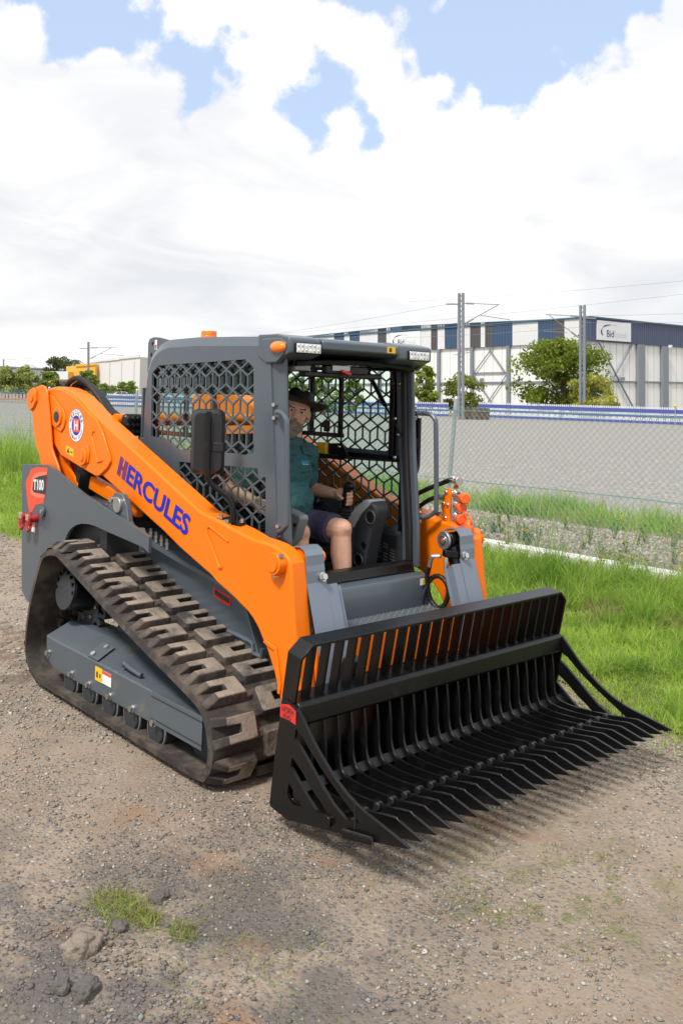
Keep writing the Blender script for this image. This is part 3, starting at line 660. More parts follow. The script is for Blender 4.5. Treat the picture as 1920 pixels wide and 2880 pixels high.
# tufts on the track
def tuft(x, y, r, n, h, label):
    a = nr.uniform(0, 6.28, n); q = np.sqrt(nr.random(n)) * r; px, py = x + np.cos(a) * q * 1.3, y + np.sin(a) * q
    o = blades('grass_tuft', px, py, nr.uniform(.4, 1.2, n) * h, nr.uniform(.0025, .0045, n), gcols(n, None, .55) * .8, label, 1.5, kind=None); return tag(o, label, 'grass tuft', 'grass tufts on the track')
tuft(1.17, -1.70, .080, 420, .058, 'larger tuft of yellow-green grass among the bitumen lumps')
tuft(1.285, -1.66, .045, 200, .05, 'spur of grass at the near end of the larger tuft')
tuft(1.43, -1.60, .045, 120, .045, 'smaller grass tuft nearer the middle of the track')
def litter():
    n = 7000; x = np.concatenate([nr.normal(2.05, .35, n // 2), nr.normal(1.65, .35, n // 4), nr.normal(1.6, .25, n - n // 2 - n // 4)]); y = np.concatenate([nr.normal(-.35, .3, n // 2), nr.normal(-.75, .3, n // 4), nr.normal(-1.55, .2, n - n // 2 - n // 4)])
    keep = nz(x, y, 5., 2.) > .08; x, y = x[keep], y[keep]; n = len(x)
    return blades('ground_moss', x, y, nr.uniform(.004, .016, n), nr.uniform(.0025, .004, n), gcols(n, None, .6) * .75, 'short sparse grass and straw scattered on the track', 1.6, z0=.004)
litter()

# ---- chain-link fence
def fence():
    FY = 5.34; H = 1.66
    root = thing('chain_link_fence', 'green chain-link fence on galvanised posts between the verge and the gravel lot', 'fence', (-3.5, FY, 0))
    mb = MB(); x0, x1 = -46, 4.5; sp = .078
    def wire(a, b, r):
        a = Vector(a); b = Vector(b); k = 5; pts = []
        for i in range(k + 1):
            t = i / k; p = a.lerp(b, t); p.y += .004 * (1 if i % 2 else -1); p.x += .006 * sin(a.x * 9 + i * 1.9); pts.append(p)
        mb.tube(pts, r, 3, False)
    n = int((x1 - x0) / sp)
    for i in range(n):
        x = x0 + i * sp; r = .0025 if x > -12 else .003
        if i % 1 == 0:
            wire((x, FY, .02), (x + H * .98, FY, H), r); wire((x + H * .98, FY, .02), (x, FY, H), r)
        # twisted ends standing above the top wire
        eh = .35 if x > -7 else 1.0; mb.tube([(x + .02, FY, H), (x - .02 * eh, FY, H + .05 * eh), (x - .035 * eh, FY + .01, H + .085 * eh)], .0022 if x > -7 else .003, 3, False)
    mb.build('wire_mesh', GREENW, root, smooth=0, fix=False, kind='stuff')
    for z in (.78, H - .02):
        k = MB(); pts = [(x0 + i * 1.0, FY - .01, z + .012 * sin(i * 1.3)) for i in range(int(x1 - x0) + 1)]; k.tube(pts, .0045, 5); k.build('strain_wire', GREENW, root)
    for x, ln in ((-15.7, 0), (-11.7, .0), (-7.6, .0), (-3.62, .0), (-19.8, 0), (-23.9, 0), (-28, 0)):
        k = MB(); b = Vector((x - .09, FY + .05, -.1)); t = Vector((x + .045, FY + .06, H + .12)); k.cyl(b, t, .027, n=12); k.cyl(t, t + Vector((.001, 0, .03)), .031, .016, 12)
        for zz in (.5, 1.05): k.cyl(b.lerp(t, (zz + .1) / 1.88), b.lerp(t, (zz + .13) / 1.88), .031, n=12)
        k.build('fence_post', GALV, root)
fence()

# ---- trees
attr_mat('leaf', .6, .45)
def tree(x, y, h, w, label, seed, cols, trunk_h=.3, dens=1.0, leaf=.28, squash=1.0, droop=0., name='tree', base=0.):
    r = random.Random(seed); q = np.random.default_rng(seed)
    root = thing(name, label, 'tree', (x, y, base), plumb=True)
    tb = MB(); top = h * .62; tr = max(.05, w * .022)
    tb.tube([(0, 0, -.2), (tr, 0, h * trunk_h), (-tr, tr, top)], [tr * 1.5, tr, tr * .4], 7)
    limbs = []
    for i in range(9):
        a = r.uniform(0, 6.28); zb = r.uniform(trunk_h * .7, .55) * h; e = Vector((cos(a) * w * r.uniform(.2, .42), sin(a) * w * r.uniform(.2, .42), min(h * .92, zb + h * r.uniform(.12, .35))))
        tb.tube([(0, 0, zb), (e.x * .5, e.y * .5, zb + (e.z - zb) * .62), e], [tr * .6, tr * .4, tr * .12], 5, False); limbs.append(e)
    tb.build('trunk', BARK, root)
    # crown: leaf-sized faces on clumps carried by the limbs
    cl = []
    nC = int(40 * dens)
    for i in range(nC):
        a = r.uniform(0, 6.28); u = r.random() ** .5; zz = r.random()
        rad = w * .5 * (sin(pi * (.12 + .80 * zz)) ** .7) * u; z = h * (trunk_h * .75 + (1 - trunk_h * .75) * zz * .96)
        cl.append((Vector((cos(a) * rad, sin(a) * rad, z)), w * r.uniform(.10, .19), r.random()))
    V = []; C = []; n_per = int(95 * dens)
    P = []
    for c, rad, sh in cl:
        k = n_per; d = q.normal(0, 1, (k, 3)); d /= np.linalg.norm(d, axis=1)[:, None]; d *= (q.random((k, 1)) ** .45) * rad; d[:, 2] *= .72 * squash
        if droop: d[:, 2] -= droop * np.abs(q.normal(0, 1, k)) * rad
        p = d + np.array(c[:]); t = q.random((k, 1)); col = (np.array(cols[0]) * (1 - t) + np.array(cols[1]) * t) * (.85 + .5 * sh)
        P.append(p); C.append(col)
    P = np.concatenate(P); C = np.concatenate(C); n = len(P)
    a = q.normal(0, 1, (n, 3)); a /= np.linalg.norm(a, axis=1)[:, None]; b = np.cross(a, q.normal(0, 1, (n, 3))); b /= np.linalg.norm(b, axis=1)[:, None]
    s = leaf * q.uniform(.8, 1.6, (n, 1)); V = np.stack([P - a * s * .5, P + b * s * .28, P + a * s * .5, P - b * s * .28], 1).reshape(-1, 3); F = np.arange(n * 4).reshape(-1, 4)
    np_mesh('crown', V, F, MATS['leaf'], np.repeat(C, 4, 0), parent=root)
    return root
LG = ((0.12, 0.19, 0.025), (0.24, 0.31, 0.045)); LD = ((0.15, 0.20, 0.04), (0.26, 0.32, 0.08)); LY = ((0.30, 0.33, 0.06), (0.50, 0.48, 0.13)); LO = ((0.26, 0.30, 0.08), (0.40, 0.43, 0.14))
tree(-47.9, 71.6, 7.5, 9.5, 'wide spreading green tree in front of the striped warehouse, largest of its trees', 21, ((0.12, 0.175, 0.02), (0.23, 0.285, 0.035)), .24, 1.7, .30)
tree(-43.1, 69.4, 4.2, 4.8, 'yellow-green shrub at the foot of the right catenary mast', 22, LY, .12, 1.0, .25)
tree(-56.6, 67.2, 4.2, 4.3, 'rounded olive bush beside the left of the two right-hand catenary masts', 23, ((0.13, 0.16, 0.022), (0.24, 0.27, 0.04)), .12, 1.0, .24)
tree(-59.1, 64.3, 5.4, 3.4, 'sparse light green tree just behind the cab front pillar', 24, ((0.15, 0.21, 0.025), (0.28, 0.33, 0.05)), .15, .8, .3)
tree(-55.3, 50.5, 3.4, 2.1, 'small tree seen through the front half of the cab side window', 25, LG, .15, .8, .22)
tree(-56.8, 48.8, 3.3, 2.7, 'small bushy tree seen through the cab window beside the hat', 26, LG, .15, .8, .22)
tree(-58.4, 47.1, 3.6, 2.3, 'small tree seen through the cab behind the hat crown', 27, LG, .15, .8, .22)
tree(-60.5, 44.6, 3.4, 2.8, 'small tree seen through the rear side window of the cab', 28, LG, .15, .8, .22)
tree(-135.3, 50.8, 4.8, 4.4, 'drooping light green tree at the far left behind the fence', 31, LO, .15, 1.2, .34, 1.1, .5)
tree(-135.3, 53.8, 5.1, 4.0, 'taller drooping light green tree beside the grey-blue shed', 32, LO, .15, 1.2, .34, 1.1, .5)
tree(-140.4, 60.1, 4.4, 4.0, 'dense dark green tree in front of the white sign board', 33, LD, .12, 1.2, .3)
tree(-145.4, 69.5, 5.0, 3.9, 'dark green tree under the left catenary mast', 34, LD, .12, 1.2, .3)
tree(-134.1, 67.2, 2.7, 4.2, 'low green hedge clump nearest the dark tree at the white warehouse', 35, LD, .08, 1.0, .26)
tree(-131.8, 69.8, 3.2, 4.0, 'low green hedge clump at the corner of the white warehouse', 36, LG, .08, 1.0, .26)
tree(-220.4, 98.0, 9.8, 8.6, 'tall dark gum tree rising behind the orange building', 37, ((0.07, 0.09, 0.035), (0.13, 0.15, 0.06)), .35, 1.1, .5)
tree(-213.1, 91.2, 6.4, 2.2, 'reddish flowering tree beside the grey-blue shed', 38, ((0.09, 0.05, 0.035), (0.16, 0.07, 0.05)), .3, .7, .35)
def palm():
    root = thing('palm_tree', 'palm tree with drooping fronds behind the orange building', 'tree', (-222.4, 103.3, 0), plumb=True)
    MB().tube([(0, 0, -.2), (.2, 0, 4), (0, 0, 9.3)], [.3, .22, .18], 8).build('trunk', BARK, root)
    r = random.Random(3)
    for i in range(16):
        a = i * .39 + r.uniform(-.1, .1); up = r.uniform(-.2, 1.4); mb = MB()
        pts = [Vector((cos(a) * t * 2.4, sin(a) * t * 2.4, 9.3 + up * t - 2.3 * t * t)) for t in (0, .25, .5, .75, 1)]
        n = Vector((-sin(a), cos(a), 0))
        for p0, p1 in zip(pts, pts[1:]):
            for k in range(3):
                b = p0.lerp(p1, k / 3); e = p0.lerp(p1, k / 3 + .25)
                for sd in (-1, 1): mb.add([b, e, e + n * sd * .55 + Vector((0, 0, -.35)), b + n * sd * .5 + Vector((0, 0, -.35))], [(0, 1, 2, 3)])
        mb.build('frond', mat('palm_green', (.06, .085, .03), .7), root, smooth=0, fix=False)
palm()

# ---- buildings
WALLW = mat('white_cladding', (0.80, 0.80, 0.775), .6, var=.03)
CLB = mat('blue_cladding', (0.045, 0.085, 0.155), .5); CLW = mat('pale_cladding', (0.68, 0.69, 0.70), .5); CLK = mat('brown_grey_cladding', (0.085, 0.078, 0.082), .5); CLN = mat('slate_blue_cladding', (0.060, 0.083, 0.145), .5)
COLG = mat('grey_steel_column', (0.20, 0.225, 0.25), .5); ROOFB = mat('blue_roof_trim', (0.05, 0.11, 0.17), .5); GREYT = mat('pale_grey_print', (0.62, 0.66, 0.62), .5); NAVY = mat('navy_print', (0.01, 0.014, 0.10), .5)
def sign(parent, org, U, w, h, nrm):
    U = Vector(U); V = Vector((0, 0, 1)); org = Vector(org); n = Vector(nrm)
    b = MB(); o2 = org + n * .12
    quad(b, o2, o2 + U * w, o2 + U * w + V * h, o2 + V * h)
    for a, c in ((org, org + U * w), (org + U * w, org + U * w + V * h), (org + U * w + V * h, org + V * h), (org + V * h, org)): quad(b, a, c, c + n * .12, a + n * .12)
    s = b.build('sign_board', mat('white_sign', (0.72, 0.74, 0.76), .5), parent, smooth=0, label='white sign board reading Bidfood under a navy swoosh')
    t = MB(); o3 = o2 + n * .02
    put_text(t, 'Bid', o3 + U * w * .27 + V * h * .18, U, V, w * .20, h * .36)
    pts = []      # swoosh: a crescent over the B
    for i in range(17):
        a = radians(215 - i * 9.5); pts.append((w * .36 + cos(a) * w * .25 + (w * .11 if i > 9 else 0) * (i - 9) / 7, h * .46 + sin(a) * h * .36, w * .018 * sin(pi * min(1, (i + 1) / 14)) + .008))
    for (x0, z0, r0), (x1, z1, r1) in zip(pts, pts[1:]): quad(t, o3 + U * (x0 - r0) + V * (z0 - r0), o3 + U * (x1 - r1) + V * (z1 - r1), o3 + U * (x1 + r1) + V * (z1 + r1), o3 + U * (x0 + r0) + V * (z0 + r0))
    t.build('lettering', NAVY, s, smooth=0, fix=False)
    t = MB(); put_text(t, 'food', o3 + U * w * .485 + V * h * .18, U, V, w * .36, h * .34); t.build('lettering', GREYT, s, smooth=0, fix=False)
def warehouse():
    P = Vector((-49.76, 79.36, 0))
    R = thing('warehouse', 'long white warehouse with striped blue and grey fascia and Bidfood signs', 'warehouse', P, plumb=True)
    X0 = -62; Y1 = 46
    MB().box(X0, 0, .0, Y1, -.5, 8.4).build('wall', WALLW, R, smooth=0)
    b = MB(); b.box(X0, -.3, .3, Y1, 8.4, 10.1)
    for k in range(2):
        pass
    b.add([(X0, -.25, 10.62), (.25, -.25, 10.62), (.25, Y1, 10.62), (X0, Y1, 10.62), (-27, -.25, 11.25), (-27, Y1, 11.25)], [(0, 4, 5, 3), (4, 1, 2, 5), (0, 1, 4), (3, 5, 2)])
    b.build('roof', ROOFB, R, smooth=0)
    def topz(x): return 10.6 + .62 * max(0, 1 - abs(x + 27) / 27) if x > -54 else 10.6
    # stripes of the fascia, each panel a piece
    st = [(-62, 'W'), (-43.8, 'W'), (-40.5, 'B'), (-38.4, 'W'), (-37.3, 'B'), (-35.3, 'W'), (-31.8, 'K'), (-30.2, 'W'), (-29.1, 'BK'), (-24.05, 'W'), (-22.35, 'K'), (-21.27, 'W'), (-20.1, 'B'), (-18.1, 'W'), (-16.1, 'K'), (-14.5, 'W'), (-13.85, 'K'), (-12.76, 'B'), (-9.9, 'W'), (-6.4, 'B'), (-4.1, 'K'), (-2.98, 'W'), (-.95, 'N'), (.0, None)]
    cm = dict(W=CLW, B=CLB, K=CLK, N=CLN)
    for (x0, c), (x1, _) in zip(st, st[1:]):
        k = 0
        if c == 'BK':
            MB().box(x0, x0 + 1.65, -.24, .0, 8.05, 10.75).build('cladding_panel', CLB, R, smooth=0); c = 'K'; x0 += 1.65
        if x1 - x0 < .02: continue
        b = MB(); b.add([(x, y, z) for y in (-.25, 0) for x, z in ((x0 + .01, 8.05), (x1 - .01, 8.05), (x1 - .01, topz(x1)), (x0 + .01, topz(x0)))], [(0, 1, 2, 3), (7, 6, 5, 4), (0, 4, 5, 1), (1, 5, 6, 2), (2, 6, 7, 3), (3, 7, 4, 0)])
        x = x0 + .2
        while x < x1 - .1: b.box(x, x + .06, -.28, -.25, 8.06, min(topz(x0), topz(x1)) - .02); x += .4
        b.build('cladding_panel', cm[c], R, smooth=0)
    for y0, y1 in ((-.22, 15.85), (15.97, 30), (30.1, Y1)):
        b = MB().box(.0, .25, y0, y1, 8.12, 10.6); y = y0 + .3
        while y < y1: b.box(.25, .28, y, y + .06, 8.14, 10.55); y += .45
        b.build('cladding_panel', CLN, R, smooth=0)
    MB().box(X0, .4, -.4, -.25, 10.56, 10.72).box(.25, .4, -.25, Y1, 10.56, 10.72).build('eaves_trim', ROOFB, R, smooth=0)
    for x in (-58, -52.5, -47.4, -42.1, -36.8, -31.5, -26.3, -21.1, -15.85, -10.5): MB().box(x - .2, x + .2, -.35, 0, -.4, 8.05).build('column', COLG, R, smooth=0)
    MB().box(-.55, .22, -.22, 0.0, -.4, 8.05).build('column', COLG, R, smooth=0)
    for y0, y1 in ((9.0, 10.3), (14.25, 15.5), (28, 29.2), (34, 35.2), (43, 44)): MB().box(0, .45, y0, y1, -.4, 8.1).build('column', COLG, R, smooth=0)
    MB().box(X0, -.6, -.16, 0, 3.8, 4.0).build('girt', COLG, R, smooth=0); MB().box(0, .16, .2, Y1, 3.83, 4.02).build('girt', COLG, R, smooth=0)
    MB().box(-15.6, -10.75, -.17, -.1, 4.95, 5.1).build('girt', COLG, R, smooth=0)
    for a, c in (((-15.6, 5.0), (-12.7, 8.0)), ((-13.4, 8.0), (-10.8, 4.9)), ((-10.8, 4.7), (-14.0, 1.0)), ((-15.6, 4.9), (-12.4, 1.0))):
        MB().bar((a[0], -.24, a[1]), (c[0], -.22, c[1]), .09, .09).build('brace', COLG, R, smooth=0)
    for a, c in (((1.2, 8.1), (8.2, .9)), ((8.0, 8.05), (1.0, 1.0))):
        MB().bar((.3 if a[0] < 2 else .2, a[0], a[1]), (.3 if a[0] < 2 else .2, c[0], c[1]), .14, .12).build('brace', COLG, R, smooth=0)
    b = MB()       # wall panel joints
    x = -61
    while x < -1: b.box(x, x + .03, -.03, 0, 0, 8.05); x += 1.3
    y = 1.2
    while y < Y1: b.box(0, .03, y, y + .03, 0, 8.1); y += 1.3
    b.build('panel_joint', mat('joint_grey', (.42, .43, .43), .7), R, smooth=0, kind='stuff')
    for p in ((-14.2, -.3, 4.05), (-3, -.3, 4.05)): MB().box(p[0] - .2, p[0] + .2, p[1] - .25, p[1], p[2], p[2] + .35).build('floodlight', COLG, R, smooth=0)
    MB().box(.16, .5, 5.6, 6.0, 4.05, 4.4).build('floodlight', COLG, R, smooth=0)
    MB().box(.45, .75, 15.4, 15.75, 7.95, 8.25).build('floodlight', WALLW, R, smooth=0)
    sign(R, (-29.4, -.25, 8.45), (1, 0, 0), 5.35, 2.0, (0, -1, 0)); sign(R, (.25, .85, 8.3), (0, 1, 0), 6.6, 2.05, (1, 0, 0))
warehouse()
def simple_building(name, label, a, b, h0, h1, depth, wall, parts=()):
    """wall from plan point a to b, running back by depth"""
    A = Vector((*a, 0)); B = Vector((*b, 0)); U = (B - A).normalized(); n = Vector((-U.y, U.x, 0))
    if n.dot(CAM - A) > 0: n = -n
    R = thing(name, label, 'building', (0, 0, 0)); mb = MB()
    w = (B - A).length; q = [A, B, B + n * depth, A + n * depth]
    mb.add([p + Vector((0, 0, -.5)) for p in q] + [q[0] + Vector((0, 0, h0)), q[1] + Vector((0, 0, h1)), q[2] + Vector((0, 0, h1)), q[3] + Vector((0, 0, h0))], [(0, 1, 5, 4), (1, 2, 6, 5), (2, 3, 7, 6), (3, 0, 4, 7)])
    mb.build('wall', wall, R, smooth=0)
    MB().add([q[0] + Vector((0, 0, h0)), q[1] + Vector((0, 0, h1)), q[2] + Vector((0, 0, h1)), q[3] + Vector((0, 0, h0))], [(0, 1, 2, 3)]).build('roof', mat('roof_grey', (.3, .31, .32), .6), R, smooth=0)
    return R, A, U, n, w
GRAYB = mat('grey_blue_shed', (0.27, 0.30, 0.37), .6, var=.04); OCHRE = mat('ochre_render', (0.80, 0.42, 0.06), .7, var=.05); OFFW = mat('off_white_tilt_panel', (0.66, 0.665, 0.65), .7, var=.03)
R, A, U, n, w = simple_building('warehouse', 'plain off-white warehouse behind the left catenary mast', (-187.1, 90.3), (-161.8, 88.7), 7.7, 8.55, 30, OFFW)
for t in (.18, .42, .66, .9):
    p = A + U * w * t - n * .06; MB().bar(p, p + Vector((0, 0, 7.6)), .12, .06, U).build('panel_joint', mat('joint_pale', (.45, .46, .45), .7), R, smooth=0)
for t0, t1, z in ((0, .3, 7.9), (.3, .62, 8.1), (.62, 1, 8.45)):
    MB().bar(A + U * w * t0 - n * .1 + Vector((0, 0, z)), A + U * w * t1 - n * .1 + Vector((0, 0, z + .25)), .25, .45).build('parapet', OFFW, R, smooth=0)
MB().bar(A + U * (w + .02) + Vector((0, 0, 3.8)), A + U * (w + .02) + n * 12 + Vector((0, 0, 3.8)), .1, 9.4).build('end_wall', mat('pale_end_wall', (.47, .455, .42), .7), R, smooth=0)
R, A, U, n, w = simple_building('shop', 'orange-yellow commercial building with a white sign board', (-186.5, 84.2), (-181.5, 88.6), 6.6, 7.25, 16, OCHRE)
MB().bar(A + U * 2.2 - n * .1 + Vector((0, 0, 6.85)), A + U * w - n * .1 + Vector((0, 0, 7.3)), .3, .5).build('parapet', OCHRE, R, smooth=0)
R, A, U, n, w = simple_building('shopfront', 'low shopfront with dark windows under a blank white fascia', (-186.9, 79.9), (-183.4, 83.3), 5.4, 5.4, 6, OCHRE)
MB().bar(A + U * .7 - n * .15 + Vector((0, 0, 4.55)), A + U * w - n * .15 + Vector((0, 0, 4.55)), .2, 1.75).build('fascia', mat('white_fascia', (.66, .70, .73), .6), R, smooth=0)
for i in range(5):
    p = A + U * (1.1 + i * .8) - n * .12 + Vector((0, 0, 1.7)); MB().bar(p, p + U * .68, .1, 3.2).build('window', mat('dark_pane', (.05, .07, .11), .2), R, smooth=0)
R, A, U, n, w = simple_building('shed', 'long grey-blue shed roofline at the far left', (-262, 90), (-246.5, 106.2), 7.9, 7.3, 25, GRAYB)
MB().bar(A - n * .1 + Vector((0, 0, 7.75)), A + U * w - n * .1 + Vector((0, 0, 7.2)), .3, .35).build('gutter', COLG, R, smooth=0)

# ---- catenary masts, wires, lamp
def mast(loc, h, label, arms, base=True):
    R = thing('catenary_mast', label, 'mast', loc, 'railway catenary masts', plumb=True)
    sx, sy = .21, .0
    MB().box(-.30, -.12, -.09, .09, -.3, h).build('mast_post', COLG, R, smooth=0); MB().box(.12, .30, -.09, .09, -.3, h).build('mast_post', COLG, R, smooth=0)
    b = MB(); z = .4; s = 1
    while z < h - .4: b.bar((-.14 * s, 0, z), (.14 * s, 0, z + .42), .05, .05); z += .42; s = -s
    b.build('lattice', COLG, R, smooth=0)
    a = MB()
    for p0, p1, r in arms: a.cyl(p0, p1, r, n=6)
    a.build('bracket_arm', COLG, R)
    ins = MB()
    for p0, p1, r in arms[:2]:
        q0 = Vector(p0).lerp(Vector(p1), .08); q1 = Vector(p0).lerp(Vector(p1), .30); ins.cyl(q0, q1, r * 2.4, n=8)
    ins.build('insulator', mat('insulator_grey', (.33, .30, .28), .4), R)
mast((-45.52, 54.0, 0), 10.5, 'lattice catenary mast left of the spreading tree, taller of the nearer pair', [((.2, 0, 9.65), (2.15, 2.4, 9.55), .035), ((.2, 0, 7.9), (2.0, 2.3, 9.5), .035), ((-.2, 0, 9.6), (-.85, -.9, 9.6), .06), ((1.1, 1.2, 8.65), (2.7, 3.0, 8.3), .03), ((-.8, 0, 5.4), (.9, 0, 5.55), .03)])
mast((-42.8, 67.5, 0), 10.5, 'lattice catenary mast standing in front of the spreading tree', [((-.2, 0, 9.5), (-2.2, -2.5, 9.65), .035), ((-.2, 0, 7.45), (-2.0, -2.2, 9.55), .035), ((.2, 0, 9.3), (.8, .9, 9.28), .06), ((-.9, -1.0, 8.0), (-2.4, -2.6, 8.15), .025)])
mast((-154.6, 74.1, 0), 10.6, 'lattice catenary mast in front of the off-white warehouse', [((.2, 0, 9.5), (3.5, 4.0, 9.6), .05), ((.2, 0, 7.3), (2.8, 3.2, 9.5), .05), ((-.2, 0, 9.4), (-1.2, -1.2, 9.4), .08), ((1.4, 1.6, 8.4), (4.5, 5.1, 8.0), .04)])
mast((-244.9, 93.0, 0), 9.3, 'distant catenary mast at the far left edge', [((-.2, 0, 5.2), (-1.2, -1, 5.2), .05), ((.2, 0, 5.2), (1.4, 1.2, 5.0), .05)])
WIREM = mat('overhead_wire', (.22, .23, .25), .5)
def wire(p0, p1, sag, label, r=.011):
    p0 = Vector(p0); p1 = Vector(p1); pts = []
    for i in range(13):
        t = i / 12; p = p0.lerp(p1, t); p.z -= sag * 4 * t * (1 - t); pts.append(p)
    o = MB().tube(pts, r, 4, False).build('overhead_wire', WIREM, smooth=180, fix=False); tag(o, label, 'wire', 'overhead railway wires'); return o
WL = 'thin overhead railway wire strung across the white sky'
wire((-154.6, 74.1, 9.4), (-46.1, 53.3, 9.65), 1.2, 'railway wire running from the left mast behind the cab to the taller right-hand mast'); wire((-41.3, 64.9, 9.25), (-22, 72.5, 9.6), .1, 'railway wire leaving the right-hand mast near its top towards the right edge'); wire((-52, 54.2, 10.2), (-22, 53.0, 9.94), .15, 'topmost railway wire crossing the sky above the warehouse', .008)
wire((-100, 56, 8.2), (-22, 53.2, 9.2), .5, 'faint railway wire sloping across the sky just under the topmost wire', .008); wire((-45.5, 54.0, 7.76), (-41.0, 62.0, 8.66), .1, 'contact wire slung between the two right-hand masts'); wire((-56, 57.8, 7.36), (-40.6, 64.0, 8.2), .1, 'lower wire passing in front of the striped fascia')
wire((-295, 111, 10.6), (-154.6, 74.0, 10.6), 1.0, 'railway wire at the far left running above the grey-blue shed', .02); wire((-245.8, 92, 9.3), (-154.6, 74, 9.1), .6, 'second railway wire at the far left, just under the upper one', .02); wire((-40.6, 64.2, 8.6), (-22, 70, 8.4), .1, 'lower wire leaving the right-hand mast in front of the corner sign'); wire((-154.6, 74.2, 8), (-45.5, 54, 8.1), .9, 'wire low over the cab roof running towards the taller right-hand mast', .01)
R = thing('street_lamp', 'curved-arm street lamp in front of the grey-blue shed', 'street lamp', (-141.66, 58.67, 0), plumb=True)
MB().tube([(0, 0, -.2), (0, 0, 4.2), (-.15, -.2, 5.1), (-.5, -.6, 5.45), (-1.0, -1.1, 5.55)], [.09, .07, .05, .045, .045], 8).build('lamp_post', COLG, R)
MB().ball((-1.25, -1.35, 5.52), (.35, .35, .09)).build('lamp_head', COLG, R)

# ---- mesh barriers round the lot
BARB = mat('barrier_blue', (0.06, 0.085, 0.30), .6); BARW = mat('barrier_white', (0.60, 0.62, 0.68), .6); BARO = mat('barrier_orange', (0.50, 0.20, 0.13), .6)
def barrier(p0, p1, h, label, mats, sp=.19, base=0.0, bands=((.06, .22), (.46, .60), (.74, .98))):
    p0 = Vector((*p0, base)); p1 = Vector((*p1, base)); U = (p1 - p0).normalized(); L_ = (p1 - p0).length
    R = thing('mesh_barrier', label, 'barrier', p0, 'mesh barriers around the gravel lot')
    b = MB(); k = int(L_ / sp)
    for i in range(k): q = p0 + U * (i + .5) * sp; b.bar(q, q + Vector((0, 0, h * 1.12)), sp * .66, .02, Vector((0, 0, 1)).cross(U))
    b.build('pales', mats[1], R, smooth=0, kind='stuff')
    for lo, hi in bands: MB().bar(p0 + Vector((0, -.03, h * (lo + hi) / 2)), p1 + Vector((0, -.03, h * (lo + hi) / 2)), .03, h * (hi - lo)).build('band', mats[0], R, smooth=0)
    for i in range(int(L_ / 3) + 1): q = p0 + U * i * 3; MB().cyl(q, q + Vector((0, 0, h * 1.18)), .035, n=6).build('barrier_post', GALV, R)
barrier((-51.0, 62.8), (-14, 70.4), 1.3, 'blue and white mesh barrier across the back of the gravel lot below the warehouse', (BARB, BARW))
barrier((-80.5, 40.0), (-52.4, 60.2), 1.2, 'blue and white mesh barrier behind the cab and the orange arm', (BARB, BARW))
barrier((-114, 33.5), (-90, 47.0), .85, 'faded orange mesh barrier at the far left of the lot', (BARO, mat('barrier_faded', (.46, .36, .33), .7)), .5, bands=((.30, .48),))
o = MB().box(-46.9, -45.2, 55.5, 57.3, 0, 1.0).build('crate', mat('rusty_brown', (.14, .085, .06), .8, var=.3), bevel=.03); tag(o, 'low rusty brown steel box at the foot of the left of the nearer masts', 'box')
o = MB(); xx = -45
R = thing('marker_post', 'small yellow marker post on the mesh barrier below the warehouse columns', 'marker', (-33.2, 66.2, 0)); MB().cyl((-33.2, 66.2, 0), (-33.2, 66.2, 1.55), .03, n=8).build('post', GALV, R); MB().ball((-33.2, 66.2, 1.6), .12, 8, 6).build('cap', YELLOW, R)
def parked_car(loc, rz, col, label):
    R = thing('parked_car', label, 'car', loc, None); Mx = Matrix.Translation(loc) @ Matrix.Rotation(rz, 4, 'Z')
    prof = [(-2.2, .35), (-2.25, .75), (-2.1, .95), (-1.6, 1.0), (-1.1, 1.42), (.35, 1.45), (1.0, 1.02), (2.0, .88), (2.2, .6), (2.15, .35)]
    b = MB().prism(prof, 'y', -.85, .85); b.tf(Mx).build('body', col, R, bevel=.08, seg=3)
    for s in (-1, 1):
        b = MB().prism([(-1.35, 1.02), (-1.05, 1.36), (-.35, 1.38), (-.35, 1.02)], 'y', s * .86, s * .87).prism([(-.25, 1.02), (-.25, 1.38), (.3, 1.38), (.8, 1.02)], 'y', s * .86, s * .87); b.tf(Mx).build('window', mat('car_glass', (.03, .04, .05), .1), R, smooth=0)
        for x in (-1.4, 1.4): MB().cyl((x, s * .70, .32), (x, s * .90, .32), .32, n=18).tf(Mx).build('wheel', BLACKM, R)
    b = MB().add([(1.03, -.7, 1.04), (1.03, .7, 1.04), (.42, .62, 1.40), (.42, -.62, 1.40)], [(0, 1, 2, 3)]).tf(Mx @ Matrix.Translation((.03, 0, .02))); b.build('windscreen', mat('car_glass', (.03, .04, .05), .1), R, smooth=0, fix=False)
parked_car((-132.1, 69.4, 0), 1.0, mat('white_car_paint', (.7, .7, .7), .3), 'white car parked beyond the fence, behind the orange arm')
# ================================================================== LOADER
LD_ROOT = thing('track_loader', 'orange and slate grey compact track loader lettered HERCULES, with its cab door open', 'loader', (0, 0, 0))
T = LD_ROOT
def mir(p, s): return (p[0], p[1] * s, p[2])

# ---- lift arm (one each side)
ARM_TOP = [(-1.825, 1.735), (-1.76, 1.785), (-1.665, 1.795), (-1.551, 1.786), (-1.454, 1.766), (-1.344, 1.732), (-1.236, 1.684), (-1.146, 1.64), (-1.06, 1.607), (-.529, 1.405), (.071, 1.177), (.262, 1.148), (.335, 1.131), (.388, 1.124), (.449, 1.111), (.508, 1.096), (.591, 1.091), (.65, 1.084), (.70, 1.070), (.75, 1.050), (.776, 1.018), (.793, .929), (.805, .823), (.824, .718), (.872, .45), (.87, .36)]
ARM_LOW = [(.80, .30), (.745, .36), (.722, .406), (.675, .51), (.624, .59), (.594, .631), (.556, .686), (.518, .725), (.481, .752), (.405, .79), (.312, .821), (.232, .847), (.182, .872), (.107, .895), (-.12, .968), (-.28, 1.03), (-.445, 1.084), (-.663, 1.156), (-1.012, 1.272), (-1.26, 1.31), (-1.542, 1.366), (-1.626, 1.417), (-1.733, 1.525)]
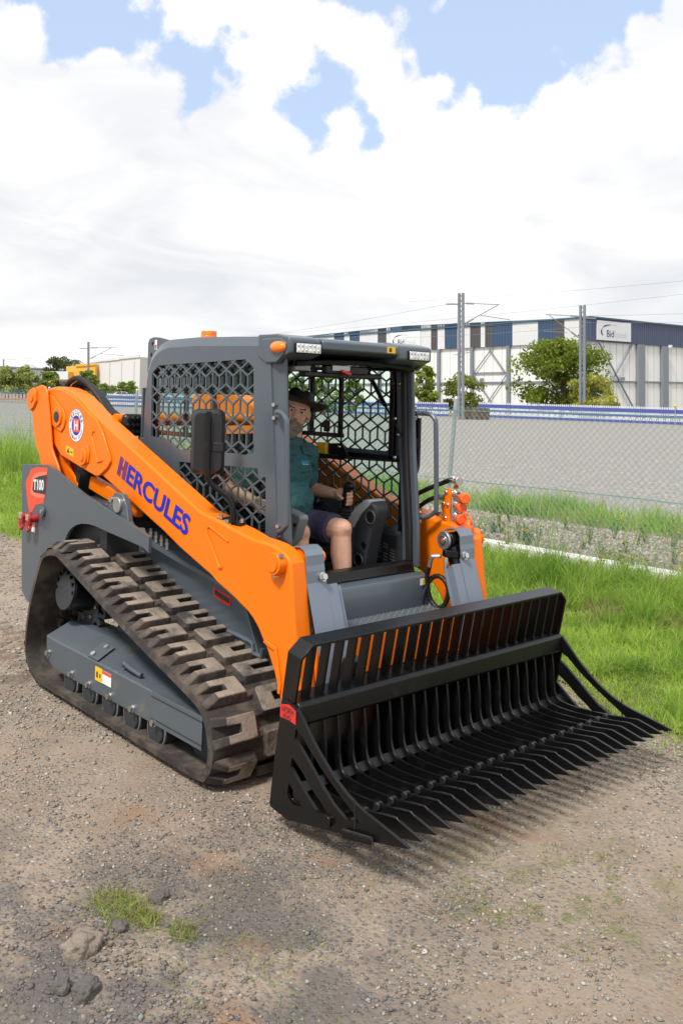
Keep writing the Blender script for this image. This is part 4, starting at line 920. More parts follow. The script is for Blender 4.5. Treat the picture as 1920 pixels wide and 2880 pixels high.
def bent_plate(poly, yo, yi, cuts):
    """side profile extruded between two faces that bend along vertical lines"""
    bm = bmesh.new(); f = bm.faces.new([bm.verts.new((x, 0, z)) for x, z in poly])
    for cx in cuts: bmesh.ops.bisect_plane(bm, geom=bm.verts[:] + bm.edges[:] + bm.faces[:], plane_co=(cx, 0, 0), plane_no=(1, 0, 0))
    vs0 = list(bm.verts); ex = bmesh.ops.extrude_face_region(bm, geom=bm.faces[:]); new = [g for g in ex['geom'] if isinstance(g, bmesh.types.BMVert)]
    for v in new: v.co.y = yi(v.co.x)
    for v in bm.verts:
        if v not in new: v.co.y = yo(v.co.x)
    bmesh.ops.recalc_face_normals(bm, faces=bm.faces); me = MB(); bm.verts.index_update()
    me.v = [tuple(v.co) for v in bm.verts]; me.f = [tuple(v.index for v in q.verts) for q in bm.faces]; me.m = [0] * len(me.f); bm.free(); return me
def lerpf(x, x0, x1, a, b): t = max(0, min(1, (x - x0) / (x1 - x0))); return a + (b - a) * t
HEAD = [(-1.825, 1.725), (-1.76, 1.773), (-1.665, 1.783), (-1.551, 1.774), (-1.454, 1.754), (-1.344, 1.720), (-1.236, 1.672), (-1.146, 1.628), (-1.065, 1.600), (-.985, 1.530), (-.881, 1.393), (-.875, 1.362), (-.918, 1.318), (-1.0, 1.272), (-1.06, 1.264), (-1.26, 1.30), (-1.542, 1.357), (-1.626, 1.41), (-1.733, 1.525)]
def lift_arm(s):
    b = bent_plate(ARM_TOP + ARM_LOW, lambda x: s * lerpf(x, .42, .62, .700, .672), lambda x: s * lerpf(x, .42, .62, .580, .575), (.42, .62))
    arm = b.build('lift_arm', ORANGE, T, bevel=.012, seg=3, smooth=28)
    MB().prism(HEAD, 'y', s * .6995, s * .714).build('head_plate', ORANGE, arm, bevel=.005)
    # pin bosses
    def boss(x, z, r, y0, y1, m=ORANGE, cap=None, nm='pin_boss'):
        o = MB().cyl((x, s * y0, z), (x, s * y1, z), r, n=24); o.build(nm, m, arm, bevel=.004)
        if cap: MB().cyl((x, s * y1, z), (x, s * (y1 + .006), z), cap[0], n=20).build('pin_cap', cap[1], arm)
    boss(-1.573, 1.602, .062, .714, .735, ORANGE, (.034, DKGREY)); boss(-1.202, 1.369, .052, .714, .735, ORANGE, (.026, ORANGE))
    boss(.704, 1.012, .052, .672, .715, ORANGE, (.036, ORANGE))
    # flange plates round the rear pins
    MB().prism([(-1.79, 1.70), (-1.72, 1.74), (-1.66, 1.73), (-1.50, 1.645), (-1.47, 1.585), (-1.49, 1.535), (-1.535, 1.505), (-1.63, 1.53), (-1.78, 1.60)], 'y', s * .714, s * .724).build('pin_flange', ORANGE, arm, bevel=.004)
    MB().prism([(-1.27, 1.36), (-1.215, 1.435), (-1.15, 1.44), (-1.13, 1.40), (-1.14, 1.34), (-1.2, 1.318)], 'y', s * .714, s * .724).build('pin_flange', ORANGE, arm, bevel=.004)
    # pressed ribs
    rb = MB(); rb.tube([(.143, s * .701, 1.10), (.143, s * .703, 1.075), (.262, s * .703, .925), (.285, s * .701, .93)], .009, 6).tube([(.143, s * .701, 1.10), (.165, s * .702, 1.115), (.33, s * .701, 1.06)], .006, 6)
    rb.tube([(-1.114, s * .715, 1.50), (-1.10, s * .716, 1.535), (-1.075, s * .715, 1.53)], .006, 6).tube([(-1.114, s * .715, 1.50), (-1.027, s * .716, 1.35), (-.965, s * .715, 1.365)], .007, 6)
    rb.build('pressed_rib', ORANGE, arm, kind='stuff')
    rb = MB().prism([(.60, .63), (.615, .645), (.70, .625), (.742, .47), (.735, .42), (.718, .42), (.72, .47), (.685, .61), (.63, .622)], 'y', s * .672, s * .682).build('pressed_rib', ORANGE, arm, bevel=.003)
    bl = MB()
    for q in ((.745, 1.053), (.712, .955)): bl.cyl((q[0], s * .69, q[1]), (q[0], s * .712, q[1]), .009, n=6)
    bl.build('bolt', STEEL, arm)
    # two trailing straps down to the bucket pins, only seen through the tines
    MB().prism([(.745, .42), (.86, .42), (.93, .30), (.925, .20), (.86, .13), (.80, .14), (.77, .25)], 'y', s * .60, s * .66).build('hitch_lug', ORANGE, arm, bevel=.006)
    return arm
ARM_N = lift_arm(-1); ARM_F = lift_arm(1)
# crossmember and torque tube
b = MB().prism([(.835, .475), (.865, .475), (.865, .655), (.835, .655)], 'y', -.575, .575); b.build('cross_member', ORANGE, T, bevel=.008)
MB().cyl((-1.07, -.59, 1.60), (-1.07, .59, 1.60), .038, n=20).build('torque_tube', ORANGE, T)

# ---- link, tower, boom cylinder
def rear(s):
    poly = [(-2.005, 1.734), (-1.976, 1.757), (-1.88, 1.79), (-1.811, 1.803), (-1.751, 1.794), (-1.715, 1.767), (-1.695, 1.704), (-1.663, 1.599), (-1.641, 1.508), (-1.621, 1.404), (-1.582, 1.357), (-1.522, 1.299), (-1.499, 1.266), (-1.46, 1.19), (-1.58, 1.10), (-1.72, 1.15), (-1.745, 1.286), (-1.80, 1.336), (-1.865, 1.404), (-1.906, 1.503), (-1.941, 1.626), (-1.975, 1.647), (-1.989, 1.676)]
    lk = MB().prism(poly, 'y', s * .745, s * .728).build('rear_link', ORANGE, T, bevel=.006)
    MB().prism(poly, 'y', s * .560, s * .545).build('link_plate', ORANGE, lk, bevel=.006)
    MB().prism([(-1.96, 1.60), (-1.92, 1.60), (-1.78, 1.30), (-1.60, 1.12), (-1.66, 1.10), (-1.84, 1.32)], 'y', s * .727, s * .561).build('link_web', ORANGE, lk, bevel=.006)
    MB().prism([(-1.70, 1.42), (-1.62, 1.40), (-1.52, 1.28), (-1.36, 1.17), (-1.22, 1.10), (-1.25, 1.05), (-1.7, 1.1)], 'y', s * .675, s * .655).build('link_plate', ORANGE, lk)
    MB().prism([(-2.0, 1.735), (-1.96, 1.765), (-1.90, 1.785), (-1.855, 1.76), (-1.845, 1.70), (-1.885, 1.655), (-1.935, 1.63), (-1.985, 1.66)], 'y', s * .745, s * .760).build('pin_flange', ORANGE, lk, bevel=.004)
    MB().cyl((-1.911, s * .76, 1.715), (-1.911, s * .768, 1.715), .026, n=16).build('pin_cap', ORANGE, lk)
    tw = [(-1.944, 1.272), (-1.538, 1.297), (-1.408, 1.271), (-1.174, 1.201), (-1.027, 1.163), (-.804, 1.118), (-.57, 1.078), (-.398, 1.043), (-.257, 1.013), (-.257, .927), (-.316, .95), (-.495, .964), (-.705, .979), (-.872, .994), (-.953, .995), (-1.046, .986), (-1.118, .969), (-1.178, .943), (-1.225, .909), (-1.262, .86), (-1.34, .79), (-1.46, .57), (-1.50, .40), (-1.806, .384), (-1.897, .438)]
    t = MB().prism(tw, 'y', s * .80, s * .782).build('tower_plate', GREY, T, bevel=.004)
    MB().cyl((-1.581, s * .80, .999), (-1.581, s * .818, .999), .034, n=20).build('pin_boss', GREY, t, bevel=.003)
    MB().cyl((-1.581, s * .818, .999), (-1.581, s * .822, .999), .014, n=12).build('pin_cap', ZINC, t)
    # boom cylinder
    c = MB().cyl((-1.262, s * .655, 1.285), (-1.33, s * .655, 1.02), .052, n=24).cyl((-1.285, s * .655, 1.30), (-1.29, s * .655, 1.262), .056, n=24).build('boom_cylinder', BLACK, T)
    MB().prism([(-1.43, 1.41), (-1.36, 1.42), (-1.30, 1.31), (-1.28, 1.24), (-1.32, 1.20), (-1.37, 1.22)], 'y', s * .64, s * .60).cyl((-1.335, s * .665, 1.265), (-1.335, s * .60, 1.265), .042, n=18).build('rod_eye', ZINC, c, bevel=.003)
    # lower control link and its pin bracket
    MB().bar((-1.28, s * .64, 1.215), (-.64, s * .64, 1.10), .05, .085).build('control_link', ORANGE, T, bevel=.008)
    br = MB().prism([(-.80, 1.08), (-.69, 1.205), (-.60, 1.20), (-.545, 1.14), (-.525, 1.06), (-.49, 1.03), (-.40, 1.04), (-.36, 1.0), (-.55, 1.0)], 'y', s * .778, s * .745).build('pin_bracket', GREY, T, bevel=.004)
    MB().cyl((-.635, s * .75, 1.140), (-.635, s * .794, 1.140), .044, n=20).build('pin', ZINC, br, bevel=.003); MB().cyl((-.70, s * .76, 1.165), (-.70, s * .80, 1.165), .016, n=10).build('bolt', STEEL, br)
rear(-1); rear(1)
hs = MB()
for k in range(3): hs.tube(smooth_path([(-1.45 + k * .012, -.655 + k * .012, 1.40), (-1.43 + k * .015, -.66, 1.29), (-1.40 + k * .02, -.66, 1.20), (-1.36 + k * .02, -.65, 1.13)], .04, False)[0], .009, 7)
hs.build('hose', BLACKM, T)

# ---- chassis
b = MB().box(-1.86, -.90, -.72, .72, .45, 1.12).build('engine_cover', DKGREY, T, bevel=.02)
MB().prism([(-1.86, 1.12), (-1.86, 1.26), (-1.5, 1.30), (-1.0, 1.25), (-.95, 1.12)], 'y', -.54, .54).build('hood', GREY, T, bevel=.02)
for s in (-1, 1):
    MB().prism([(-.90, .40), (-.90, .97), (-.64, .935), (-.03, .838), (.107, .80), (.25, .70), (.36, .50), (.38, .34), (.1, .30)], 'y', s * .53, s * .30).build('chassis_side', GREY, T, bevel=.004)
    # sloping fender lip above the side wall
    MB().add([(-.72, s * .60, .945), (-.03, s * .575, .825), (.08, s * .545, .79), (.08, s * .50, .80), (-.03, s * .50, .845), (-.72, s * .50, .965), (-.72, s * .60, .92), (-.03, s * .575, .80), (.08, s * .545, .765)], [(0, 1, 4, 5), (1, 2, 3, 4), (0, 6, 7, 1), (1, 7, 8, 2)]).build('fender_lip', GREY, T, smooth=0, fix=False)
    MB().tube([(.113, s * .535, .555), (.30, s * .535, .545), (.326, s * .535, .535), (.335, s * .535, .49), (.40, s * .535, .49), (.404, s * .535, .53)], .012, 8).build('hose_guard', GREY, T)
    MB().prism([(-.04, .755), (.02, .745), (.12, .73), (.12, .68), (.06, .685), (-.04, .71)], 'y', s * .5305, s * .533).build('sticker', RED, T, smooth=0)
    MB().prism([(-.025, .745), (.11, .72), (.11, .695), (-.025, .72)], 'y', s * .533, s * .535).build('sticker', DARKPRINT, T, smooth=0)
    for k in range(4): x = -.62 + k * .06; v = MB(); v.cyl((x, s * .58, .995 - k * .012), (x + .005, s * .58, .935 - k * .012), .009, n=8).cyl((x + .002, s * .58, .975 - k * .012), (x + .003, s * .58, .962 - k * .012), .013, n=6).build('hydraulic_fitting', ZINC, T)
    
MB().box(-.95, .55, -.50, .50, .30, .62).build('belly_pan', DKGREY, T, bevel=.01)
MB().box(-.92, -.84, -.74, .74, .45, 1.0).build('bulkhead', DKGREY, T)

# ---- undercarriage (each side), tracks
BELT = [(-1.111, .036), (-1.241, .040), (-1.309, .062), (-1.385, .13), (-1.415, .23), (-1.37, .46), (-1.262, .699), (-1.205, .79), (-1.136, .831), (-1.04, .850), (-.939, .840), (-.54, .715), (-.139, .590), (.10, .522), (.35, .452), (.50, .408), (.575, .365), (.625, .290), (.645, .205), (.635, .125), (.595, .066), (.528, .038), (.16, .035), (-.507, .035)]
def track(s):
    """rubber belt and its tread lugs; outer edge at y = .98"""
    path, tot = smooth_path([Vector((x, z)) for x, z in BELT], .04)
    n = len(path); nn = []
    for i in range(n):
        d = (path[(i + 1) % n] - path[i - 1]).normalized(); nn.append(Vector((-d.y, d.x)))
    ctr = sum((p for p in path), Vector((0, 0))) / n
    if sum(nn[i].dot(path[i] - ctr) for i in range(n)) < 0: nn = [-q for q in nn]
    b = MB(); V = []; F = []; th = .034
    for i in range(n):
        p = path[i]; q = p - nn[i] * th
        for y, u in ((.972, p), (.50, p), (.50, q), (.978, q)): V.append((u.x, s * y, u.y))
        # shallow bead along the edge
    for i in range(n):
        j = (i + 1) % n
        for k in range(4): F.append((i * 4 + k, j * 4 + k, j * 4 + (k + 1) % 4, i * 4 + (k + 1) % 4))
    b.add(V, F); tr = b.build('rubber_track', RUBBER, T, smooth=50)
    # guide lugs inside
    g = MB()
    count = 28; seg = tot / count
    def at(sv):
        f = (sv % tot) / tot * n; i = int(f) % n; t = f - int(f); p = path[i].lerp(path[(i + 1) % n], t); q = nn[i].lerp(nn[(i + 1) % n], t).normalized(); return p, q
    def U_lug(outer):
        """block with a slot open to one side: (along the belt, across, up)"""
        L_ = .128; m = MB(); h = .040; y0, y1 = (.745, .972) if outer else (.50, .715)
        if outer: loop = [(-.5, y0 + .01), (-.42, y0), (.42, y0), (.5, y0 + .01), (.5, y1), (.17, y1), (.15, y0 + .09), (-.15, y0 + .09), (-.17, y1), (-.5, y1)]
        else: loop = [(-.5, y1 - .01), (-.5, y0), (-.17, y0), (-.15, y1 - .09), (.15, y1 - .09), (.17, y0), (.5, y0), (.5, y1 - .01), (.42, y1), (-.42, y1)]
        cx = 0; cy = (y0 + y1) / 2
        lo = [(a * L_ * 1.10, y, -.002) for a, y in loop]; top = []
        for a, y in loop:
            yy = cy + (y - cy) * .94
            if outer and y > .95: yy = y - .062
            top.append((a * L_ * .93, yy, h))
        k = len(loop); tris = tessellate_polygon([[Vector((q[0], q[1], 0)) for q in top]])
        m.add(lo + top, [tuple(i + k for i in t) for t in tris], 1); o = len(m.f)
        m.f += [(i, (i + 1) % k, (i + 1) % k + k, i + k) for i in range(k)]; m.m += [0] * k
        return m
    protos = {}
    for outer in (True, False):
        for i in range(count):
            sv = (i + (0 if outer else .5)) * seg; p, q = at(sv); p2, _ = at(sv + .03); p1, _ = at(sv - .03); d = (p2 - p1).normalized(); q = Vector((-d.y, d.x)) * (1 if q.dot(Vector((-d.y, d.x))) > 0 else -1)
            Mx = Matrix(((d.x, 0, q.x, p.x), (0, s, 0, 0), (d.y, 0, q.y, p.y), (0, 0, 0, 1)))
            if outer not in protos:
                o = U_lug(outer).build('tread_lug', [RUBBER, TREAD], tr, bevel=.009); protos[outer] = o
            else:
                o = protos[outer].copy(); COL.objects.link(o); o.parent = tr
            o.matrix_local = Mx
    # low rubber saddle between the two rows
    sd = MB()
    for i in range(count * 2):
        p, q = at(i * seg / 2 + seg * .25); d = Vector((q.y, -q.x))
        c = Vector((p.x, 0, p.y)); D = Vector((d.x, 0, d.y)) * .022; Q = Vector((q.x, 0, q.y))
        for yy in (.73,):
            pts = [c - D * 1.2 + Vector((0, s * .70, 0)), c + D * 1.2 + Vector((0, s * .70, 0)), c + D * 1.2 + Vector((0, s * .76, 0)), c - D * 1.2 + Vector((0, s * .76, 0))]
            top = [c - D * .7 + Q * .022 + Vector((0, s * .71, 0)), c + D * .7 + Q * .022 + Vector((0, s * .71, 0)), c + D * .7 + Q * .022 + Vector((0, s * .75, 0)), c - D * .7 + Q * .022 + Vector((0, s * .75, 0))]
            sd.add(pts + top, [(4, 5, 6, 7), (0, 1, 5, 4), (1, 2, 6, 5), (2, 3, 7, 6), (3, 0, 4, 7)])
    sd.build('tread_saddle', RUBBER, tr, bevel=.004, kind='stuff')
    gl = MB()
    for i in range(count * 2):
        p, q = at(i * seg / 2); p = p - q * th; d = Vector((q.y, -q.x))
        for yy in (.70, .78): gl.bar((p.x, s * yy, p.y), (p.x - q.x * .045, s * yy, p.y - q.y * .045), .05, .022, (0, 1, 0))
    gl.build('guide_lug', RUBBER, tr, kind='stuff')
    return tr
def undercarriage(s):
    f = MB()
    # outer face, chamfered top, tapering forward
    sec = [(-1.16, .19, .325, .39), (-1.04, .147, .320, .395), (-.48, .150, .318, .398), (.08, .155, .314, .315), (.30, .160, .312, .29), (.52, .165, .312, .28)]
    V = []; F = []
    for x, zb, zm, zt in sec: V += [(x, s * .945, zb), (x, s * .948, zm), (x, s * .80, zt + .0), (x, s * .62, zt - .02), (x, s * .62, zb)]
    for i in range(len(sec) - 1):
        for k in range(5): a = i * 5 + k; c = i * 5 + (k + 1) % 5; F.append((a, c, c + 5, a + 5))
    F += [(4, 3, 2, 1, 0), tuple((len(sec) - 1) * 5 + k for k in range(5))]
    f.add(V, F); fr = f.build('track_frame', GREYD, T, bevel=.006, smooth=25)
    MB().prism([(.075, .165), (.075, .318), (.525, .318), (.525, .165)], 'y', s * .9485, s * .955).build('adjuster_cover', GREYD, fr, bevel=.003)
    for x, z in ((.0, .302), (.0, .18)): pass
    MB().box(.08, .53, s * .9551, s * .957, .186, .192).box(.08, .53, s * .9551, s * .957, .292, .298).build('cover_seam', DKGREY, fr, smooth=0)
    for x, z in ((-1.117, .231), (-.812, .182), (-.599, .177), (-.358, .177), (-.116, .179), (.10, .17)):
        MB().cyl((x, s * .944, z), (x, s * .968, z), .016, n=6).cyl((x, s * .944, z), (x, s * .950, z), .020, n=14).build('bolt', STEEL, fr)
    for x, y, z in ((-.58, .93, .335), (-.555, .865, .368)):
        MB().cyl((x, s * y, z), (x + .002, s * (y + .012), z + .018), .015, n=6).build('bolt', STEEL, fr)
    MB().add([(-.50, s * .952, .326), (-.50, s * .852, .380), (-.63, s * .852, .383), (-.63, s * .952, .328)], [(0, 1, 2, 3)]).tf(Matrix.Translation((0, 0, .004))).build('access_plate', GREYD, fr, smooth=0, fix=False)
    MB().tube([(-.30, s * .905, .345), (-.27, s * .915, .366), (-.20, s * .915, .352), (-.12, s * .90, .335)], .013, 8).build('lifting_loop', GREYD, fr)
    MB().prism([(-.86, .38), (-.70, .52), (-.30, .50), (-.05, .42), (.20, .33), (-.86, .33)], 'y', s * .66, s * .60).build('frame_web', GREY, fr)
    # yellow and white warning sticker
    a = MB(); a.box(-.525, -.445, s * .9492, s * .951, .222, .296, 0).box(-.443, -.345, s * .9492, s * .951, .225, .292, 1).box(-.443, -.345, s * .951, s * .952, .275, .292, 2); a.box(-.51, -.492, s * .951, s * .952, .24, .272, 3).box(-.475, -.462, s * .951, s * .952, .245, .265, 3)
    a.build('sticker', [YELLOW, WHITE, REDORANGE, DARKPRINT], fr, smooth=0)
    for x in (-.88, -.645, -.41, -.175, .07):
        w = MB().cyl((x, s * .62, .118), (x, s * .93, .118), .070, n=24).cyl((x, s * .80, .118), (x, s * .915, .118), .088, n=28).build('roller', DKGREY, T, bevel=.006)
        MB().cyl((x, s * .915, .118), (x, s * .922, .118), .064, n=24).build('roller_hub', BLACKM, w); MB().tube([(x + .082 * cos(a_ * pi / 14), s * .917, .118 + .082 * sin(a_ * pi / 14)) for a_ in range(29)], .0055, 6).build('roller_rim', ZINC, w)
    w = MB().cyl((.40, s * .66, .235), (.40, s * .86, .235), .178, n=36).cyl((.40, s * .64, .235), (.40, s * .90, .235), .07, n=20).build('idler_wheel', DKGREY, T, bevel=.006)
    w = MB().cyl((-1.07, s * .60, .55), (-1.07, s * .87, .60), .115, n=32).build('final_drive', BLACK, T, bevel=.008)
    d = MB(); d.cyl((-1.07, s * .871, .60), (-1.07, s * .883, .602), .118, n=32); d.build('drive_cover', DKGREY, w, bevel=.003)
    bb = MB()
    for k in range(14): a = 2 * pi * k / 14; bb.cyl((-1.07 + cos(a) * .106, s * .87, .60 + sin(a) * .106), (-1.07 + cos(a) * .106, s * .889, .602 + sin(a) * .106), .011, n=6)
    bb.build('bolt_ring', BLACK, w)
    g = []
    for k in range(15):
        a = 2 * pi * k / 15
        for da, r in ((-.085, .195), (-.06, .235), (.06, .235), (.085, .195)): g.append((-1.07 + cos(a + da) * r, .57 + sin(a + da) * r))
    sp = MB().prism(g, 'y', s * .70, s * .74).build('sprocket', DKGREY, T, bevel=.004)
    sb = MB()
    for k in range(10): a = 2 * pi * k / 10 + .2; sb.cyl((-1.07 + cos(a) * .15, s * .74, .57 + sin(a) * .15), (-1.07 + cos(a) * .15, s * .756, .57 + sin(a) * .15), .013, n=6)
    sb.build('sprocket_bolts', STEEL, sp)
for s in (-1, 1):
    undercarriage(s); track(s)

# ---- cab
SIL = [(x_ + .035, z_) for x_, z_ in [(-.965, 1.20), (-.96, 1.439), (-.956, 1.626), (-.949, 1.771), (-.922, 1.909), (-.885, 1.984), (-.84, 2.025), (-.788, 2.054), (-.724, 2.076), (-.66, 2.084), (-.38, 2.089), (.33, 2.072)]]
PAN = [(x_ + .05, z_) for x_, z_ in [(-.93, 1.20), (-.925, 1.439), (-.92, 1.626), (-.91, 1.771), (-.885, 1.885), (-.851, 1.955), (-.81, 1.99), (-.768, 2.010), (-.715, 2.026), (-.65, 2.034), (-.377, 2.038), (.30, 2.022)]]
UPW = [(x_ + .05, z_) for x_, z_ in [(-.84, 1.888), (-.769, 1.932), (-.672, 1.936), (-.281, 1.947), (.10, 1.958), (.177, 1.919), (.192, 1.60), (.196, 1.484), (.137, 1.466), (-.327, 1.467), (-.517, 1.452), (-.632, 1.500), (-.834, 1.514)]]
LOW = [(x_ + .05, z_) for x_, z_ in [(-.526, 1.386), (.233, 1.406), (.24, 1.36), (.302, 1.368), (.312, 1.079), (.20, 1.03), (-.10, 1.03), (-.50, 1.23)]]
def lattice(b, polys, s, y0, y1, w=.0115):
    a = .0645; P = .149; h = .036; Lb = .077; ox, oz = -.535, 1.897
    yc = (y0 + y1) / 2; t = abs(y1 - y0)
    for i in range(-8, 18):
        for j in range(-3, 9):
            x = ox + i * 2 * a; z = oz - j * P + (x - ox) * .018
            segs = [((x, z), (x - a, z - h)), ((x, z), (x + a, z - h)), ((x, z), (x, z - Lb)), ((x - a, z - h), (x - a, z - h - Lb)), ((x, z - Lb), (x - a, z - Lb - h)), ((x, z - Lb), (x + a, z - Lb - h)), ((x - a, z - Lb - h), (x, z - P)), ((x + a, z - Lb - h), (x, z - P))]
            for kf, (p, q) in enumerate(segs):
                fo = (0, .0005, .001, .001, 0, .0005, .0005, 0)[kf]
                for poly in polys:
                    for c, d in clip(poly, p, q): b.bar((c[0], s * (yc - fo), c[1]), (d[0], s * (yc - fo), d[1]), t, w, (d[1] - c[1], 0, c[0] - d[0]) if True else None)
def cab():
    # roof and back skin following the silhouette
    b = MB(); V = []; n = len(SIL)
    inner = [(x + .025 if i < 4 else x + .012, z - (.0 if i < 4 else .028)) for i, (x, z) in enumerate(SIL)]
    loop = SIL + inner[::-1]
    k0 = 6
    b.prism(SIL[3:] + inner[3:][::-1], 'y', -.470, .470); b.build('roof', GREY, T, smooth=40)
    bk = MB().box(-.932, -.912, -.49, .49, 1.20, 1.42).box(-.928, -.91, -.49, -.37, 1.42, 1.80).box(-.928, -.91, .37, .49, 1.42, 1.80).build('back_panel', GREY, T)
    MB().add([(-.925, -.37, 1.42), (-.925, .37, 1.42), (-.925, .37, 1.80), (-.925, -.37, 1.80)], [(0, 1, 2, 3)]).build('rear_window', GLASS, T, smooth=0, fix=False)
    for s in (-1, 1):
        poly = PAN + [(.368, 1.95), (.462, 1.06), (.44, .93), (.30, .92), (-.30, .98)]
        sd = MB().prism(poly, 'y', s * .502, s * .488, holes=[UPW, LOW]).build('side_panel', GREY, T, smooth=0)
        # chamfer between side panel and roof
        V = []; F = []
        for (x, z), (u, w) in zip(SIL, PAN): V += [(x, s * .470, z), (u, s * .502, w)]
        for i in range(len(SIL) - 1): F.append((2 * i, 2 * i + 1, 2 * i + 3, 2 * i + 2))
        MB().add(V, F).build('roof_edge', GREY, T, smooth=50, fix=False)
        for w_ in (UPW, LOW): g = MB(); lattice(g, [w_], s, .501, .493, .0088); g.build('guard_mesh', GREY, sd, smooth=0, kind='stuff')
        gl = MB()
        for w_ in (UPW, LOW): gl.add([(q[0], s * .480, q[1]) for q in w_], [t_ for t_ in tessellate_polygon([[Vector((q[0], q[1], 0)) for q in w_]])])
        gl.build('side_window', GLASS, sd, smooth=0, fix=False)
        # black sliding-window frame inside
        fb = MB()
        for x0, x1, z0, z1 in ((-.79, -.16, 1.525, 1.552), (-.20, -.172, 1.54, 1.95), (-.475, -.45, 1.54, 1.95), (-.55, .36, 1.415, 1.445), (-.81, -.78, 1.5, 1.93), (.245, .285, 1.42, 1.96), (.34, .365, 1.02, 1.42), (-.80, .30, 1.945, 1.985)): fb.box(x0, x1, s * .476, s * .452, z0, z1)
        fb.build('window_frame', BLACK, sd, bevel=.004)
        # front pillar, kinked forward at the foot
        lv = [(2.02, .30, .362, .432), (1.95, .30, .362, .437), (1.485, .34, .410, .466), (1.06, .38, .462, .512), (.84, .39, .472, .520)]
        V = []; F = []
        for z, a_, c_, f_ in lv: V += [(a_, s * .498, z), (c_, s * .498, z), (f_, s * .458, z), (f_ - .004, s * .440, z), (a_, s * .440, z)]
        for i in range(len(lv) - 1):
            for k in range(5): F.append((i * 5 + k, i * 5 + (k + 1) % 5, (i + 1) * 5 + (k + 1) % 5, (i + 1) * 5 + k))
        F += [(0, 1, 2, 3, 4), tuple(len(V) - 1 - k for k in range(5))]
        pl = MB().add(V, F).build('front_pillar', GREY, T, bevel=.010, seg=3)
        MB().prism([(.365, 1.96), (.402, 1.96), (.430, 1.485), (.472, 1.07), (.482, .87), (.445, .87), (.43, 1.07), (.39, 1.485)], 'y', s * .439, s * .412).build('door_seal', BLACKM, pl, bevel=.008)
        # grab handle
        h = MB().tube(smooth_path([(.43, s * .48, 1.695), (.445, s * .515, 1.695), (.50, s * .525, 1.692), (.535, s * .527, 1.665), (.545, s * .527, 1.62), (.562, s * .527, 1.20), (.552, s * .527, 1.15), (.51, s * .522, 1.118), (.478, s * .512, 1.112), (.466, s * .48, 1.112)], .02, False)[0], .0135, 10)
        h.build('grab_handle', GREY, pl)
        for z, x in ((1.73, .40), (1.665, .405), (1.085, .46), (1.135, .455)): MB().cyl((x, s * .485, z), (x + .006, s * .508, z), .010, n=8).build('bolt', STEEL, pl)
    # header visor
    vs = MB(); prof = [(.26, 2.080), (.40, 2.076), (.515, 2.062), (.532, 2.050), (.532, 2.012), (.50, 2.000), (.30, 1.985), (.26, 2.0)]
    vs.prism(prof, 'y', -.30, .235); vs.build('roof_visor', GREY, T, bevel=.006)
    for y0, y1 in ((-.505, -.302), (.237, .505)):
        e = MB(); pr = [(.26, 2.082), (.42, 2.080), (.512, 2.062), (.520, 2.050), (.520, 1.985), (.40, 1.945), (.30, 1.945), (.26, 1.97)]; e.prism(pr, 'y', y0, y1); e.build('visor_end', GREY, T, bevel=.01, seg=3)
    for s in (-1, 1):
        y0, y1 = (-.470, -.317) if s < 0 else (.318, .470)
        lp = MB().box(.519, .532, y0 - .006, y1 + .006, 1.984, 2.040).build('work_lamp', BLACK, T, bevel=.006)
        MB().box(.532, .535, y0, y1, 1.989, 2.034).build('lens', LENS, lp, bevel=.002)
        for i in range(6):
            for j in range(2):
                y = y0 + (i + .5) * (y1 - y0) / 6; z = 2.000 + j * .023
                MB().cyl((.535, y, z), (.5385, y, z), .0088, .006, n=10).build('led', STEEL if (i + j) % 3 else LENS, lp)
    for s in (-1, 1):
        MB().prism([(.30, 2.06), (.46, 2.06), (.50, 2.03), (.49, 1.985), (.42, 1.935), (.33, 1.935)], 'y', s * .480, s * .512).build('lamp_bracket', GREY, T, bevel=.008)
        MB().ball((.440, s * .512, 2.014), (.058, .026, .030), 20, 12).build('marker_lamp', AMBER, T)
    MB().box(.5325, .534, .145, .205, 2.016, 2.05).build('sticker', YELLOW, T, smooth=0); MB().box(.534, .5345, .158, .178, 2.022, 2.042).build('sticker', DARKPRINT, T, smooth=0)
    # beacon, rear plate
    bc = MB().cyl((-.70, -.17, 2.085), (-.70, -.17, 2.10), .055, n=24).build('beacon', BLACK, T); MB().cyl((-.70, -.17, 2.10), (-.70, -.17, 2.128), .050, n=28).cyl((-.70, -.17, 2.128), (-.70, -.17, 2.156), .048, n=28).build('beacon_lens', AMBER, bc, bevel=.003)
    hole = [(-1.125 + .013 * cos(a * pi / 6), 2.075 + .018 * sin(a * pi / 6)) for a in range(12)]; hole2 = [(-1.14 + .012 * cos(a * pi / 6), 2.005 + .02 * sin(a * pi / 6)) for a in range(12)]
    lp = MB().prism([(-1.185, 1.90), (-1.186, 2.09), (-1.165, 2.115), (-1.12, 2.124), (-1.05, 2.12), (-.93, 2.10), (-.80, 2.05), (-.94, 1.90), (-1.0, 1.86)], 'y', -.31, -.295, holes=[hole, hole2]).build('lifting_plate', GREY, T, bevel=.002)
    MB().box(-1.095, -1.068, -.313, -.311, 2.045, 2.105).build('sticker', WHITE, lp, smooth=0); MB().box(-1.09, -1.073, -.3145, -.3135, 2.05, 2.075).build('sticker', RED, lp, smooth=0)
    MB().prism([(-1.185, 1.90), (-1.186, 2.09), (-1.165, 2.115), (-1.12, 2.124), (-1.05, 2.12), (-.93, 2.10), (-.80, 2.05), (-.94, 1.90), (-1.0, 1.86)], 'y', .31, .295).build('lifting_plate', GREY, T, bevel=.002)
    # rear work light
    wl = MB().box(-1.03, -.97, -.575, -.435, 1.505, 1.64).build('rear_lamp', BLACK, T, bevel=.025, seg=2)
